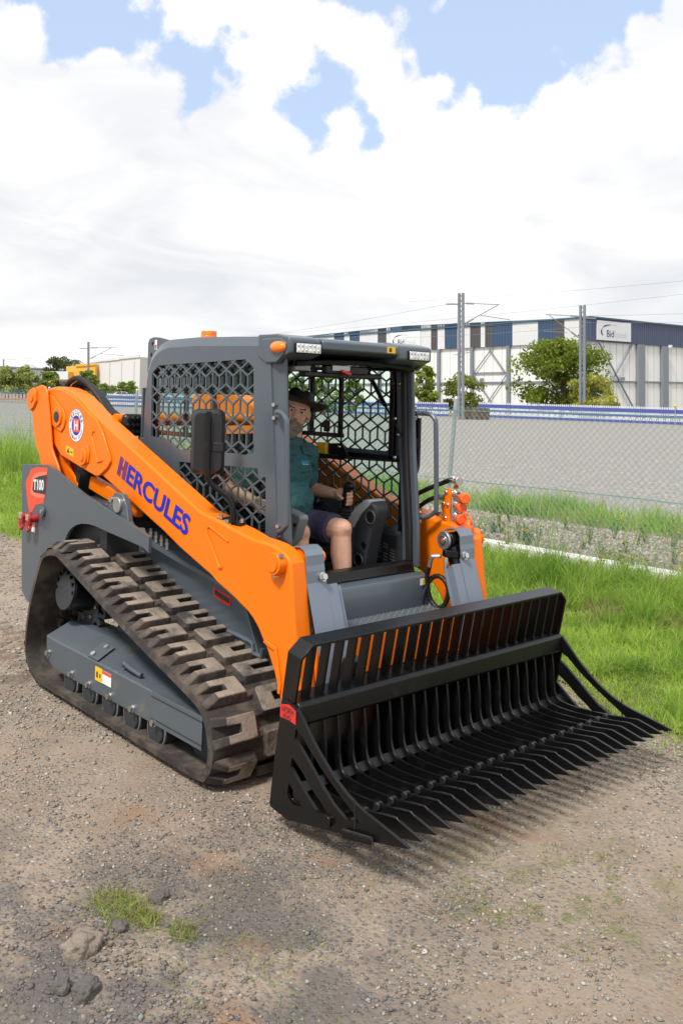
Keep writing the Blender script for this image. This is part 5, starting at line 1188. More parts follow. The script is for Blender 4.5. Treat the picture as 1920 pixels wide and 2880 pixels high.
    for i in range(4):
        for j in range(3): MB().cyl((-.97, -.553 + i * .032, 1.532 + j * .040), (-.955, -.553 + i * .032, 1.532 + j * .040), .012, .009, n=10).build('led', PLASTIC, wl)
    MB().box(-1.0, -.9, -.47, -.44, 1.43, 1.52).box(-.93, -.86, -.50, -.462, 1.36, 1.50).build('latch_bracket', GREY, T, bevel=.008)
    lb = MB()
    for x, z in ((-.93, 1.36), (-.89, 1.355), (-.74, 1.335)): lb.cyl((x, -.46, z), (x, -.50, z), .016, n=10)
    lb.build('bolt', STEEL, T); MB().tube([(-.83, -.465, 1.35), (-.78, -.48, 1.335), (-.74, -.475, 1.33), (-.70, -.465, 1.27)], .014, 8).build('latch_bar', BLACK, T)
cab()
def inner():
    MB().box(-.80, .38, -.46, .46, 1.985, 2.03).build('headliner', DKGREY, T, bevel=.02)
    # front door slid up under the roof
    d = MB().tube([(.44, -.40, 1.938), (.445, -.2, 1.952), (.448, 0, 1.957), (.448, .25, 1.953), (.445, .44, 1.938)], .014, 8).tube([(.44, -.40, 1.938), (.0, -.40, 1.95), (-.40, -.38, 1.95)], .014, 8).tube([(.445, .40, 1.938), (.0, .40, 1.95), (-.40, .38, 1.95)], .014, 8).tube([(-.4, -.38, 1.95), (-.4, .38, 1.95)], .014, 8)
    dr = d.build('front_door', BLACK, T); MB().box(-.40, .43, -.39, .39, 1.948, 1.953).build('door_glass', mat('dark_glass', (.02, .025, .027), .08), dr, smooth=0)
    MB().prism([(.38, 1.955), (.44, 1.953), (.44, 1.905), (.36, 1.90), (.31, 1.925)], 'y', -.40, -.30).build('door_guide', MIDGREY, dr, bevel=.006)
    MB().box(.40, .44, -.20, .10, 1.895, 1.94).box(.36, .42, -.32, .22, 1.875, 1.905).build('wiper_motor', BLACK, dr, bevel=.008)
    MB().box(.441, .446, -.16, -.04, 1.912, 1.938).build('latch', ZINC, dr); MB().bar((.45, -.10, 1.912), (.455, -.045, 1.896), .018, .012).build('latch_handle', RED, dr)
    MB().cyl((.115, .40, 1.925), (.262, .402, 1.735), .013, n=10).cyl((.262, .402, 1.735), (.395, .405, 1.575), .006, n=8).build('gas_strut', BLACK, T)
    MB().ball((.36, .36, 1.86), .016, 10, 8).cyl((.36, .36, 1.86), (.355, .35, 1.93), .005, n=6).build('door_knob', BLACK, T)
    for p in ((.355, .425, 1.57), (.335, .42, 1.44), (.33, .42, 1.66), (.36, .42, 1.86)): MB().ball(p, (.012, .010, .012), 8, 6).build('bolt', STEEL, T)
    # floor, sill, lower front
    MB().box(-.90, .44, -.44, .44, .60, .63).build('cab_floor', DKGREY, T)
    MB().prism([(-.93, .62), (-.93, 1.25), (-.86, 1.25), (-.80, .62)], 'y', -.43, .43).build('rear_shelf', DKGREY, T)
    for s in (-1, 1): MB().prism([(-.6, .62), (-.6, 1.22), (-.2, 1.03), (.30, .99), (.42, .99), (.46, .62)], 'y', s * .484, s * .455).build('inner_panel', DKGREY, T)
    MB().prism([(.44, .88), (.505, .875), (.515, .84), (.525, .825), (.44, .80)], 'y', -.415, .415).build('door_sill', BLACK, T, bevel=.008)
    MB().prism([(.40, .66), (.40, .81), (.52, .822), (.575, .812), (.585, .79), (.605, .655), (.60, .64)], 'y', -.42, .45).build('front_panel', GREY, T, bevel=.014, seg=3)
    MB().box(.598, .6005, .375, .415, .765, .80).build('sticker', WHITE, T, smooth=0); MB().box(.5995, .602, .392, .413, .768, .797).build('sticker', YELLOW, T, smooth=0)
    st = MB().prism([(.58, .60), (.58, .655), (.75, .640), (.765, .615), (.76, .56)], 'y', -.44, .46).build('step', GREY, T, bevel=.01)
    g = MB()
    for i in range(8):
        for j in range(36):
            x = .605 + i * .019; y = -.42 + j * .0245; a = .7 if (i + j) % 2 else -.7; z = .6555 - (x - .58) * .088
            g.bar((x - .007 * cos(a), y - .007 * sin(a), z), (x + .007 * cos(a), y + .007 * sin(a), z), .004, .005)
    g.build('tread_studs', ZINC, st, smooth=0, kind='stuff')
    b = MB(); [b.box(.758, .768, -.40 + k * .04, -.378 + k * .04, .585, .600) for k in range(21)]; b.build('drain_slots', BLACKM, st, smooth=0)
    # black data plate
    p = MB().add([(.16, .452, .975), (.345, .452, .94), (.345, .452, .81), (.16, .452, .845)], [(0, 1, 2, 3)]).build('data_plate', DARKPRINT, T, smooth=0, fix=False)
    q = MB()
    for i in range(6):
        for j in range(3):
            if (i * 3 + j) % 5 == 2: continue
            x0 = .175 + j * .055; z0 = .952 - i * .018 - (x0 - .16) * .18; q.add([(x0, .4505, z0), (x0 + .036, .4505, z0 - .006), (x0 + .036, .4505, z0 - .012), (x0, .4505, z0 - .006)], [(0, 1, 2, 3)])
    q.build('data_plate_print', MIDGREY, T, smooth=0, fix=False)
    # seat
    se = MB().box(-.42, .12, -.24, .26, .84, .95).build('seat', BLACKM, T, bevel=.04, seg=3)
    MB().prism([(-.44, .92), (-.52, 1.50), (-.44, 1.56), (-.36, 1.50), (-.30, .95)], 'y', -.23, .25).build('seat_back', BLACKM, se, bevel=.04, seg=3); MB().box(-.4, .1, -.2, .2, .63, .84).build('seat_base', BLACKM, se)
    MB().box(-.30, -.04, .165, .235, 1.135, 1.19).build('armrest', BLACK, T, bevel=.025, seg=3); MB().box(-.30, -.06, -.26, -.19, 1.12, 1.17).build('armrest', BLACK, T, bevel=.025, seg=3)
    # left console, boot and joystick
    MB().box(-.35, .21, .20, .40, .70, 1.055).build('console', DKGREY, T, bevel=.02)
    js = MB(); rr = []
    js.tube([(.112, .25, 1.048 + k * .0085) for k in range(12)], [(.072 - k * .0035) * (1.08 if k % 2 else .90) for k in range(12)], 18); o = js.build('joystick_boot', BLACKM, T, smooth=25)
    MB().tube([(.115, .25, 1.13), (.118, .25, 1.16), (.122, .25, 1.22), (.13, .25, 1.255)], [.021, .024, .021, .026], 12).ball((.143, .25, 1.268), (.040, .028, .028), 14, 10).build('joystick', BLACK, o)
    js = MB().tube([(.05, -.27, 1.03 + k * .0085) for k in range(10)], [(.06 - k * .0035) * (1.08 if k % 2 else .90) for k in range(10)], 14).build('joystick_boot', BLACKM, T, smooth=25); MB().tube([(.05, -.27, 1.10), (.055, -.27, 1.22)], [.02, .024], 12).ball((.062, -.27, 1.235), (.036, .026, .026), 12, 8).build('joystick', BLACK, js)
    MB().box(-.35, .14, -.40, -.21, .70, 1.04).build('console', DKGREY, T, bevel=.02)
    # dash pod on the left
    pod = [(.223, 1.155), (.30, 1.203), (.345, 1.20), (.380, 1.175), (.382, 1.14), (.345, 1.04), (.315, .93), (.29, .80), (.28, .64), (.16, .64), (.115, .86), (.105, 1.028), (.165, 1.082)]
    pd = MB().prism(pod, 'y', .235, .345).build('dash_pod', DKGREY, T, bevel=.018, seg=3)
    MB().prism([(.102, 1.028), (.163, 1.086), (.222, 1.160), (.302, 1.209), (.346, 1.206), (.335, 1.180), (.27, 1.125), (.215, 1.05), (.165, .975), (.115, .895), (.108, .93)], 'y', .226, .350).build('pod_cover', mat('pale_grey_plastic', (.36, .375, .375), .5), pd, bevel=.008)
    for x, y, z, r in ((.345, .234, 1.115, .036), (.255, .234, .865, .034)):
        v = MB(); v.tube([(x + r * cos(a * pi / 10), y - .004, z + r * sin(a * pi / 10)) for a in range(21)], .005, 6); v.build('vent_ring', mat('dark_ring', (.07, .072, .075), .35), pd); v = MB(); v.cyl((x, y + .01, z), (x, y - .002, z), r * .92, n=20); v.build('vent', BLACK, pd)
        v = MB(); [v.box(x - r * .8, x + r * .8, y - .006, y - .003, z - .022 + k * .014, z - .018 + k * .014) for k in range(4)]; v.build('vent_blades', BLACKM, pd)
    MB().cyl((.30, .234, .96), (.30, .222, .96), .014, n=14).build('socket', BLACK, pd)
    # right grey side pod beside the pillar
    MB().prism([(.20, 1.20), (.335, 1.188), (.412, 1.170), (.42, 1.155), (.373, 1.043), (.30, .98), (.2, .98)], 'y', -.33, -.27).build('side_pod', MIDGREY, T, bevel=.012); MB().cyl((.38, -.335, 1.12), (.38, -.326, 1.12), .01, n=10).build('pod_screw', BLACK, T)
    # emergency stop
    eb = MB().box(-.318, -.262, .385, .425, 1.424, 1.492, 0).box(-.262, -.225, .383, .426, 1.423, 1.493, 0).build('stop_box', YELLOW, T, bevel=.008)
    MB().cyl((-.30, .386, 1.457), (-.318, .355, 1.456), .012, n=12).cyl((-.318, .355, 1.456), (-.330, .336, 1.456), .023, .020, n=16).build('stop_button', RED, eb)
    MB().prism([(-.225, 1.428), (-.225, 1.49), (-.10, 1.498), (-.03, 1.41), (-.032, 1.385), (-.06, 1.38), (-.13, 1.425)], 'y', .41, .40).build('stop_bracket', BLACK, T, bevel=.004)
    for p in ((-.115, .397, 1.475), (-.05, .397, 1.40)): MB().ball(p, (.011, .008, .011), 8, 6).build('bolt', STEEL, T)
    MB().box(-.43, -.03, .405, .428, 1.395, 1.42).build('rail', BLACK, T)
    MB().box(-.265, -.23, .395, .42, 1.56, 1.63).box(-.285, -.255, .39, .415, 1.585, 1.615).build('window_latch', BLACK, T, bevel=.004)
    MB().box(-.62, -.52, .425, .431, 1.50, 1.60).build('sticker', YELLOW, T, smooth=0)
inner()

# ---- tilt-cylinder guards at the front
def guards(s):
    def xz(z): return .775 + (.976 - z) * .335
    zs = [1.0, .97, .62, .38]
    g = MB(); t = .006
    def strip(pts, y0, y1):
        V = []; F = []
        for x, z in pts: V += [(x, s * y0, z), (x, s * y1, z)]
        for i in range(len(pts) - 1): F.append((2 * i, 2 * i + 1, 2 * i + 3, 2 * i + 2))
        g.add(V, F)
    top = [(.665, 1.062), (.70, 1.078), (.735, 1.082), (.765, 1.070), (.782, 1.045), (.785, 1.0), (.772, .985), (xz(.95), .95), (xz(.40), .40)]
    strip(top[:6] + [(.790, .975), (xz(.92), .92), (xz(.40), .40)], .585, .478)
    strip([(xz(.93) + .002, .93), (xz(.905), .905), (xz(.40), .40)], .478, .470)
    strip([(xz(.905) - .004, .905), (xz(.40) - .004, .40)], .470, .405)
    strip([(xz(.885) - .03, .885), (xz(.40) - .03, .40)], .405, .365)
    V = [(xz(.905) - .004, s * .405, .905), (xz(.40) - .004, s * .405, .40), (xz(.885) - .03, s * .4045, .885), (xz(.40) - .03, s * .4045, .40)]; g.add(V, [(0, 1, 3, 2)])
    gd = g.build('cylinder_guard', STEELP, T, smooth=0, fix=False); so = gd.modifiers.new('sheet', 'SOLIDIFY'); so.thickness = .006; so.offset = 0
    MB().cyl((.802, s * .497, .944), (.820, s * .497, .950), .016, n=6).cyl((.798, s * .497, .943), (.806, s * .497, .946), .022, n=14).build('bolt', STEEL, gd)
    c = MB().cyl((.70, s * .50, 1.02), (.84, s * .50, .62), .040, n=20).cyl((.71, s * .46, 1.015), (.71, s * .56, 1.015), .044, n=20).build('tilt_cylinder', BLACK, T, bevel=.004)
    MB().cyl((.84, s * .50, .62), (.93, s * .50, .34), .026, n=16).build('piston_rod', STEEL, c)
    pn = MB().cyl((.712, s * .575, 1.02), (.712, s * .43, 1.02), .030, n=20).build('tilt_pin', ORANGE if s < 0 else BLACK, T)
    if s > 0:
        MB().cyl((.713, .438, 1.02), (.711, .424, 1.02), .050, n=28).build('pin_washer', ZINC, pn, bevel=.002); MB().cyl((.711, .424, 1.02), (.7105, .420, 1.02), .026, n=20).build('pin_ring', STEEL, pn); MB().cyl((.7105, .420, 1.02), (.710, .417, 1.02), .016, n=16).build('pin_core', ZINC, pn); MB().cyl((.710, .417, 1.02), (.710, .415, 1.02), .007, n=10).build('grease_cap', RED, pn)
        MB().bar((.72, .42, .955), (.76, .49, .945), .05, .04).build('port_block', BLACK, T, bevel=.006)
        MB().tube([(.70, .42, .935), (.66, .40, .93), (.645, .40, .90), (.64, .40, .87)], .013, 8).tube([(.735, .425, .93), (.74, .42, .89), (.74, .42, .86)], .012, 8).build('hose_fitting', ZINC, T)
    else:
        MB().cyl((.712, -.575, 1.02), (.712, -.548, 1.02), .050, n=24).build('pin_collar', ORANGE, pn)
guards(-1); guards(1)
# coiled hose at the left of the step
hp = smooth_path([(.64, .40, .87), (.615, .41, .82), (.605, .43, .74), (.615, .445, .68), (.66, .45, .645), (.705, .45, .665), (.735, .45, .73), (.725, .445, .79), (.68, .44, .82), (.63, .435, .805), (.60, .42, .75), (.595, .40, .70), (.598, .395, .64)], .012, False)[0]
h = MB().tube(hp, .0125, 10); h.build('hose', BLACKM, T)
h = MB()
for i in range(2, len(hp) - 2, 2): d = (hp[i + 1] - hp[i]).normalized(); h.cyl(hp[i], hp[i] + d * .005, .0145, n=10)
h.build('hose_spiral', PLASTIC, T, kind='stuff')
MB().cyl((.598, .395, .655), (.598, .395, .62), .015, n=8).build('hose_fitting', ZINC, T)
# auxiliary couplers on the left arm
cp = MB().prism([(.55, 1.275), (.585, 1.278), (.595, 1.25), (.592, 1.18), (.585, 1.15), (.60, 1.06), (.56, 1.045), (.535, 1.055), (.538, 1.13), (.52, 1.17), (.525, 1.195), (.545, 1.20)], 'y', .61, .622).build('coupler_bracket', ORANGE, T, bevel=.003)
MB().box(.545, .60, .622, .70, 1.05, 1.265).build('coupler_block', ZINC, cp, bevel=.01)
for x, z in ((.562, 1.255), (.545, 1.19), (.575, 1.185), (.562, 1.11)): MB().ball((x, .606, z), (.011, .008, .011), 8, 6).build('bolt', STEEL, cp)
MB().prism([(.575, 1.275), (.60, 1.275), (.612, 1.30), (.62, 1.345), (.60, 1.345), (.59, 1.31)], 'y', .65, .665).build('coupler_strap', ORANGE2, cp)
MB().cyl((.56, .655, 1.325), (.655, .60, 1.325), .020, n=16).cyl((.60, .632, 1.325), (.625, .617, 1.325), .025, n=16).cyl((.655, .60, 1.325), (.672, .59, 1.325), .023, n=16).build('coupler', STEEL, cp, bevel=.002)
for z, y, ln in ((1.245, .65, .11), (1.185, .655, .05), (1.12, .655, .05)):
    a = Vector((.60, y, z)); d = Vector((.85, -.5, -.05)).normalized(); MB().cyl(a, a + d * ln, .024, n=16).cyl(a + d * .012, a + d * .022, .029, n=16).cyl(a + d * .034, a + d * .042, .027, n=16).build('coupler', STEEL, cp, bevel=.002)
    e = a + d * ln; MB().cyl(e, e + d * .05, .028, .030, n=16).build('dust_cap', ORANGE2, cp, bevel=.006)
for q in ([(.66, .63, 1.19), (.70, .60, 1.165), (.72, .60, 1.13), (.69, .61, 1.10), (.655, .63, 1.115), (.65, .64, 1.15)], [(.67, .63, 1.13), (.73, .60, 1.15), (.765, .59, 1.12), (.74, .60, 1.07)]): MB().tube(smooth_path(q, .012, False)[0], .006, 6).build('cap_tether', ORANGE2, cp)
MB().ball((.735, .60, 1.075), (.035, .026, .045), 12, 8).build('dust_cap', ORANGE2, cp)
hs = MB()
for p in ([(.30, .66, 1.14), (.42, .655, 1.205), (.53, .66, 1.225)], [(.30, .66, 1.06), (.42, .655, 1.11), (.53, .66, 1.12)], [(.28, .62, 1.20), (.40, .64, 1.26), (.56, .655, 1.325)]): hs.tube(smooth_path(p, .03, False)[0], .014, 8)
hs.build('hose', BLACKM, T)
for z in (1.225, 1.12): MB().cyl((.48, .657, z - .012), (.55, .66, z), .018, .030, n=12).build('hose_fitting', ZINC, T)
# big rear hose loops and a dark side hose
hs = MB()
for k, (dy, dz) in enumerate(((0, 0), (.035, -.028), (.07, -.05))): hs.tube(smooth_path([(-1.80 , -.575 + dy, 1.70 + dz), (-1.79, -.57 + dy, 1.80 + dz), (-1.72, -.565 + dy, 1.842 + dz), (-1.64, -.56 + dy, 1.853 + dz), (-1.53, -.555 + dy, 1.826 + dz), (-1.415, -.55 + dy, 1.762 + dz), (-1.33, -.545 + dy, 1.70 + dz), (-1.25, -.54 + dy, 1.62)], .03, False)[0], .019, 10)
hs.build('hose', BLACKM, T)

# ---- mirrors
def mirror(s):
    base = MB().prism([(.205, -.04), (.34, -.01), (.30, .05), (.18, .02)], 'z', 0, .008)
    m = MB(); st = smooth_path([(.285, s * .645, 1.155), (.283, s * .648, 1.22), (.265, s * .66, 1.265), (.218, s * .705, 1.312), (.206, s * .735, 1.345), (.203, s * .748, 1.40), (.203, s * .75, 1.66)], .02, False)[0]
    root = m.tube(st, .0155, 10).build('mirror_stem', BLACK, T)
    b = MB(); y0, y1, z0, z1 = .640, .808, 1.372, 1.700
    poly = []
    for cx, cz, a0 in ((y1 - .035, z1 - .035, 0), (y0 + .035, z1 - .035, 90), (y0 + .035, z0 + .035, 180), (y1 - .035, z0 + .035, 270)):
        for k in range(6): a = radians(a0 + k * 18); poly.append((s * (cx + .035 * cos(a)), cz + .035 * sin(a)))
    YW = Matrix.Translation((.165, s * .722, 0)) @ Matrix.Rotation(s * radians(33), 4, 'Z') @ Matrix.Translation((-.165, -s * .722, 0))
    h = MB().prism(poly, 'x', .118, .150).tf(YW); h.build('mirror_rim', PLASTIC, root, bevel=.006)
    # domed back
    cyv = s * (y0 + y1) / 2; czv = (z0 + z1) / 2; V = []; F = []; k = len(poly)
    for f, dx in ((.97, .150), (.93, .176), (.80, .196)): V += [(dx, cyv + (y - cyv) * f, czv + (z - czv) * (1 - (1 - f) * .62)) for y, z in poly]
    for r_ in range(2):
        for i in range(k): j = (i + 1) % k; F.append((r_ * k + i, r_ * k + j, (r_ + 1) * k + j, (r_ + 1) * k + i))
    F.append(tuple(range(2 * k, 3 * k))); MB().add(V, F).tf(YW).build('mirror_shell', PLASTIC, root, smooth=40)
    MB().box(.19, .203, cyv - .012, cyv + .012, z0 + .05, z1 - .012).tf(YW).build('stem_channel', BLACK, root); MB().box(.192, .212, cyv - .018, cyv + .018, 1.475, 1.535).box(.190, .202, cyv + .018, cyv + .075, 1.49, 1.535).tf(YW).build('mirror_clamp', PLASTIC, root, bevel=.003)
    MB().box(.121, .117, s * (y0 + .012), s * (y1 - .012), z0 + .012, z1 - .012).tf(YW).build('mirror_glass', mat('mirror_silver', (.8, .82, .82), .03, 1.0), root)
    sl = -.30
    bp_ = MB().add([(.205, s * .69, 1.157), (.285, s * .695, 1.137), (.345, s * .64, 1.140), (.325, s * .60, 1.146), (.21, s * .605, 1.165)], [(0, 1, 2, 3, 4)]).build('mirror_foot', BLACK, root, smooth=0, fix=False); so = bp_.modifiers.new('plate', 'SOLIDIFY'); so.thickness = .012
    for x, y, z in ((.222, .675, 1.162), (.285, .680, 1.148), (.325, .62, 1.152)): MB().cyl((x, s * y, z - .006), (x, s * y, z + .014), .012, n=6).build('bolt', STEEL, root)
MIRROR_DONE = [mirror(-1), mirror(1)]

# ---- lettering and decals on the arm and tower
def decals():
    y = -.7035
    U = Vector((.9348, 0, -.3552)); V = Vector((-.05, 0, .998)).normalized()
    # HERCULES down the arm; the H is drawn in stripes
    O = Vector((-.813, y, 1.296)); E = Vector((-.045, y, 1.033)); L_ = (E - O).length; U = (E - O).normalized(); V = Vector((.36, 0, .933)).normalized()
    tx = MB(); hh = .114; x0 = L_ * .138; put_text(tx, 'ERCULES', O + U * x0, U, V, L_ - x0, hh, .028); tx.build('lettering', BLUE, ARM_N, smooth=0, fix=False, label='blue HERCULES lettering along the arm')
    st = MB(); w = L_ * .128; ns = 7
    for i in range(ns):
        a = w * i / ns; b = a + w / ns * .55; f = (i + .3) / ns
        rngs = [(0, 1.02)] if (f < .36 or f > .60) else [(.40, .62)]
        for lo, hi in rngs: quad(st, O + U * a + V * (lo * hh), O + U * b + V * (lo * hh), O + U * b + V * (hi * hh), O + U * a + V * (hi * hh))
    st.build('lettering', PURPLE, ARM_N, smooth=0, fix=False)
    # round badge
    c = Vector((-1.328, -.7155, 1.556)); R0 = .104
    def disc(r, yy, m, nm='badge'):
        MB().add([(c.x + r * cos(k * pi / 20), yy, c.z + r * sin(k * pi / 20)) for k in range(40)], [tuple(range(40))]).build(nm, m, ARM_N, smooth=0, fix=False)
    disc(R0, -.7150, BLUE); disc(R0 * .97, -.7156, WHITE); disc(R0 * .60, -.7162, BLUE)
    q = MB(); quad(q, (c.x - .042, -.7168, c.z - .042), (c.x + .042, -.7168, c.z - .042), (c.x + .042, -.7168, c.z + .042), (c.x - .042, -.7168, c.z + .042)); q.build('badge', REDORANGE, ARM_N, smooth=0, fix=False)
    q = MB(); put_text(q, 'H', (c.x - .024, -.7174, c.z - .030), (1, 0, 0), (0, 0, 1), .048, .06, .03); q.build('lettering', WHITE, ARM_N, smooth=0, fix=False)
    q = MB()
    def arc(st_, r, a0, a1, h, top, bold):
        n = len(st_)
        for i, ch in enumerate(st_):
            if ch == ' ': continue
            a = radians(a0 + (a1 - a0) * (i + .5) / n); u = Vector((sin(a), 0, -cos(a))) if top else Vector((-sin(a), 0, cos(a))); v = Vector((cos(a), 0, sin(a))) if top else Vector((-cos(a), 0, -sin(a)))
            w_ = h * (.72 if ch.isupper() or ch in 'mh' else .5); hh_ = h * (.7 if (not top and ch in 'acneruo') else 1.0)
            p = c + Vector((cos(a) * r, 0, sin(a) * r)) - u * w_ / 2 - v * h / 2; p.y = -.7164
            put_text(q, ch, p, u, v, w_, hh_, bold)
    arc('HERCULES', R0 * .785, 168, 12, .026, True, .03); arc('Machinery Group', R0 * .785, 196, 344, .022, False, .0)
    q.build('lettering', DARKPRINT, ARM_N, smooth=0, fix=False, label='badge lettering HERCULES Machinery Group')
    # yellow pinch sticker
    q = MB().add([(-1.463, -.7150, 1.426), (-1.357, -.7150, 1.407), (-1.357, -.7150, 1.357), (-1.463, -.7150, 1.376)], [(0, 1, 2, 3)]).build('sticker', YELLOW, ARM_N, smooth=0, fix=False)
    MB().add([(-1.453, -.7155, 1.382), (-1.412, -.7155, 1.375), (-1.432, -.7155, 1.415)], [(0, 1, 2)]).add([(-1.400, -.7155, 1.385), (-1.372, -.7155, 1.378), (-1.372, -.7155, 1.388), (-1.400, -.7155, 1.392)], [(0, 1, 2, 3)]).build('sticker', DARKPRINT, ARM_N, smooth=0, fix=False)
    # tower emblem
    y = -.8012
    def poly(pts, yy, m, nm='emblem'): 
        tr = tessellate_polygon([[Vector((a, b, 0)) for a, b in pts]]); MB().add([(a, yy, b) for a, b in pts], tr).build(nm, m, T, smooth=0, fix=False)
    poly([(-1.533, 1.279), (-1.70, 1.272), (-1.793, 1.249), (-1.875, 1.156), (-1.84, 1.04), (-1.802, .965), (-1.76, .975), (-1.701, 1.027), (-1.585, 1.05), (-1.56, 1.12)], y, REDORANGE)
    poly([(-1.54, 1.255), (-1.70, 1.235), (-1.775, 1.20), (-1.79, 1.10), (-1.77, 1.085), (-1.70, 1.075), (-1.57, 1.085)], y - .001, mat('pale_red_print', (.78, .17, .10), .4))
    poly([(-1.545, 1.235), (-1.66, 1.215), (-1.745, 1.19), (-1.758, 1.12), (-1.735, 1.105), (-1.565, 1.108)], y - .002, DKGREY)
    q = MB(); Uv = (Vector((-1.575, 0, 1.128)) - Vector((-1.735, 0, 1.118))).normalized(); put_text(q, 'T100', (-1.742, y - .003, 1.120), Uv, (0, 0, 1), .160, .070, .03); q.build('lettering', WHITE, T, smooth=0, fix=False, label='white T100 lettering')
    for x0, z0 in ((-1.845, .845), (-1.762, .848)):
        MB().box(x0, x0 + .062, y - .001, y, z0, z0 + .045).build('sticker', WHITE, T, smooth=0); MB().box(x0, x0 + .062, y - .002, y - .001, z0 + .033, z0 + .045).build('sticker', REDORANGE, T, smooth=0)
    for x in (-1.785, -1.675):
        v = MB().cyl((x, -.80, .945), (x, -.87, .935), .024, n=12).tube([(x - .03, -.85, .93), (x - .03, -.86, .89), (x + .0, -.86, .865), (x + .03, -.86, .885), (x + .025, -.85, .93)], .009, 6).tube([(x - .01, -.86, .90), (x + .03, -.865, .91), (x + .04, -.865, .955)], .008, 6).build('drain_valve', mat('red_rubber', (.42, .015, .02), .45), T); MB().box(x - .012, x + .03, -.875, -.86, .935, .972).build('valve_tag', mat('brass_tag', (.6, .45, .3), .35, .6), v, bevel=.002)
decals()
# ================================================================== ROCK BUCKET
BK = thing('rake_bucket', 'black steel rock bucket with tined floor and red NORM ENG plate', 'bucket', (1.25, 0, 0))
HB = .916
PLATE = [(1.051, .535), (1.043, .467), (1.012, .276), (.986, .085), (.992, .072), (1.105, .058), (1.454, .130), (1.626, .166), (1.784, .204), (1.775, .209), (1.725, .220), (1.64, .236), (1.56, .250), (1.514, .262), (1.450, .285), (1.380, .323), (1.318, .366), (1.248, .424), (1.188, .484), (1.149, .522), (1.126, .531), (1.085, .541)]
S1 = [(1.146, .440), (1.138, .396), (1.184, .366), (1.257, .310), (1.318, .262), (1.378, .219), (1.444, .190), (1.458, .186), (1.538, .201), (1.490, .229), (1.414, .270), (1.336, .314), (1.256, .367), (1.188, .420)]
S2 = [(1.128, .318), (1.118, .275), (1.166, .238), (1.220, .197), (1.280, .160), (1.291, .156), (1.354, .171), (1.309, .202), (1.250, .236), (1.190, .282)]
S3 = [(1.110, .208), (1.102, .163), (1.118, .141), (1.140, .132), (1.198, .143), (1.160, .174)]
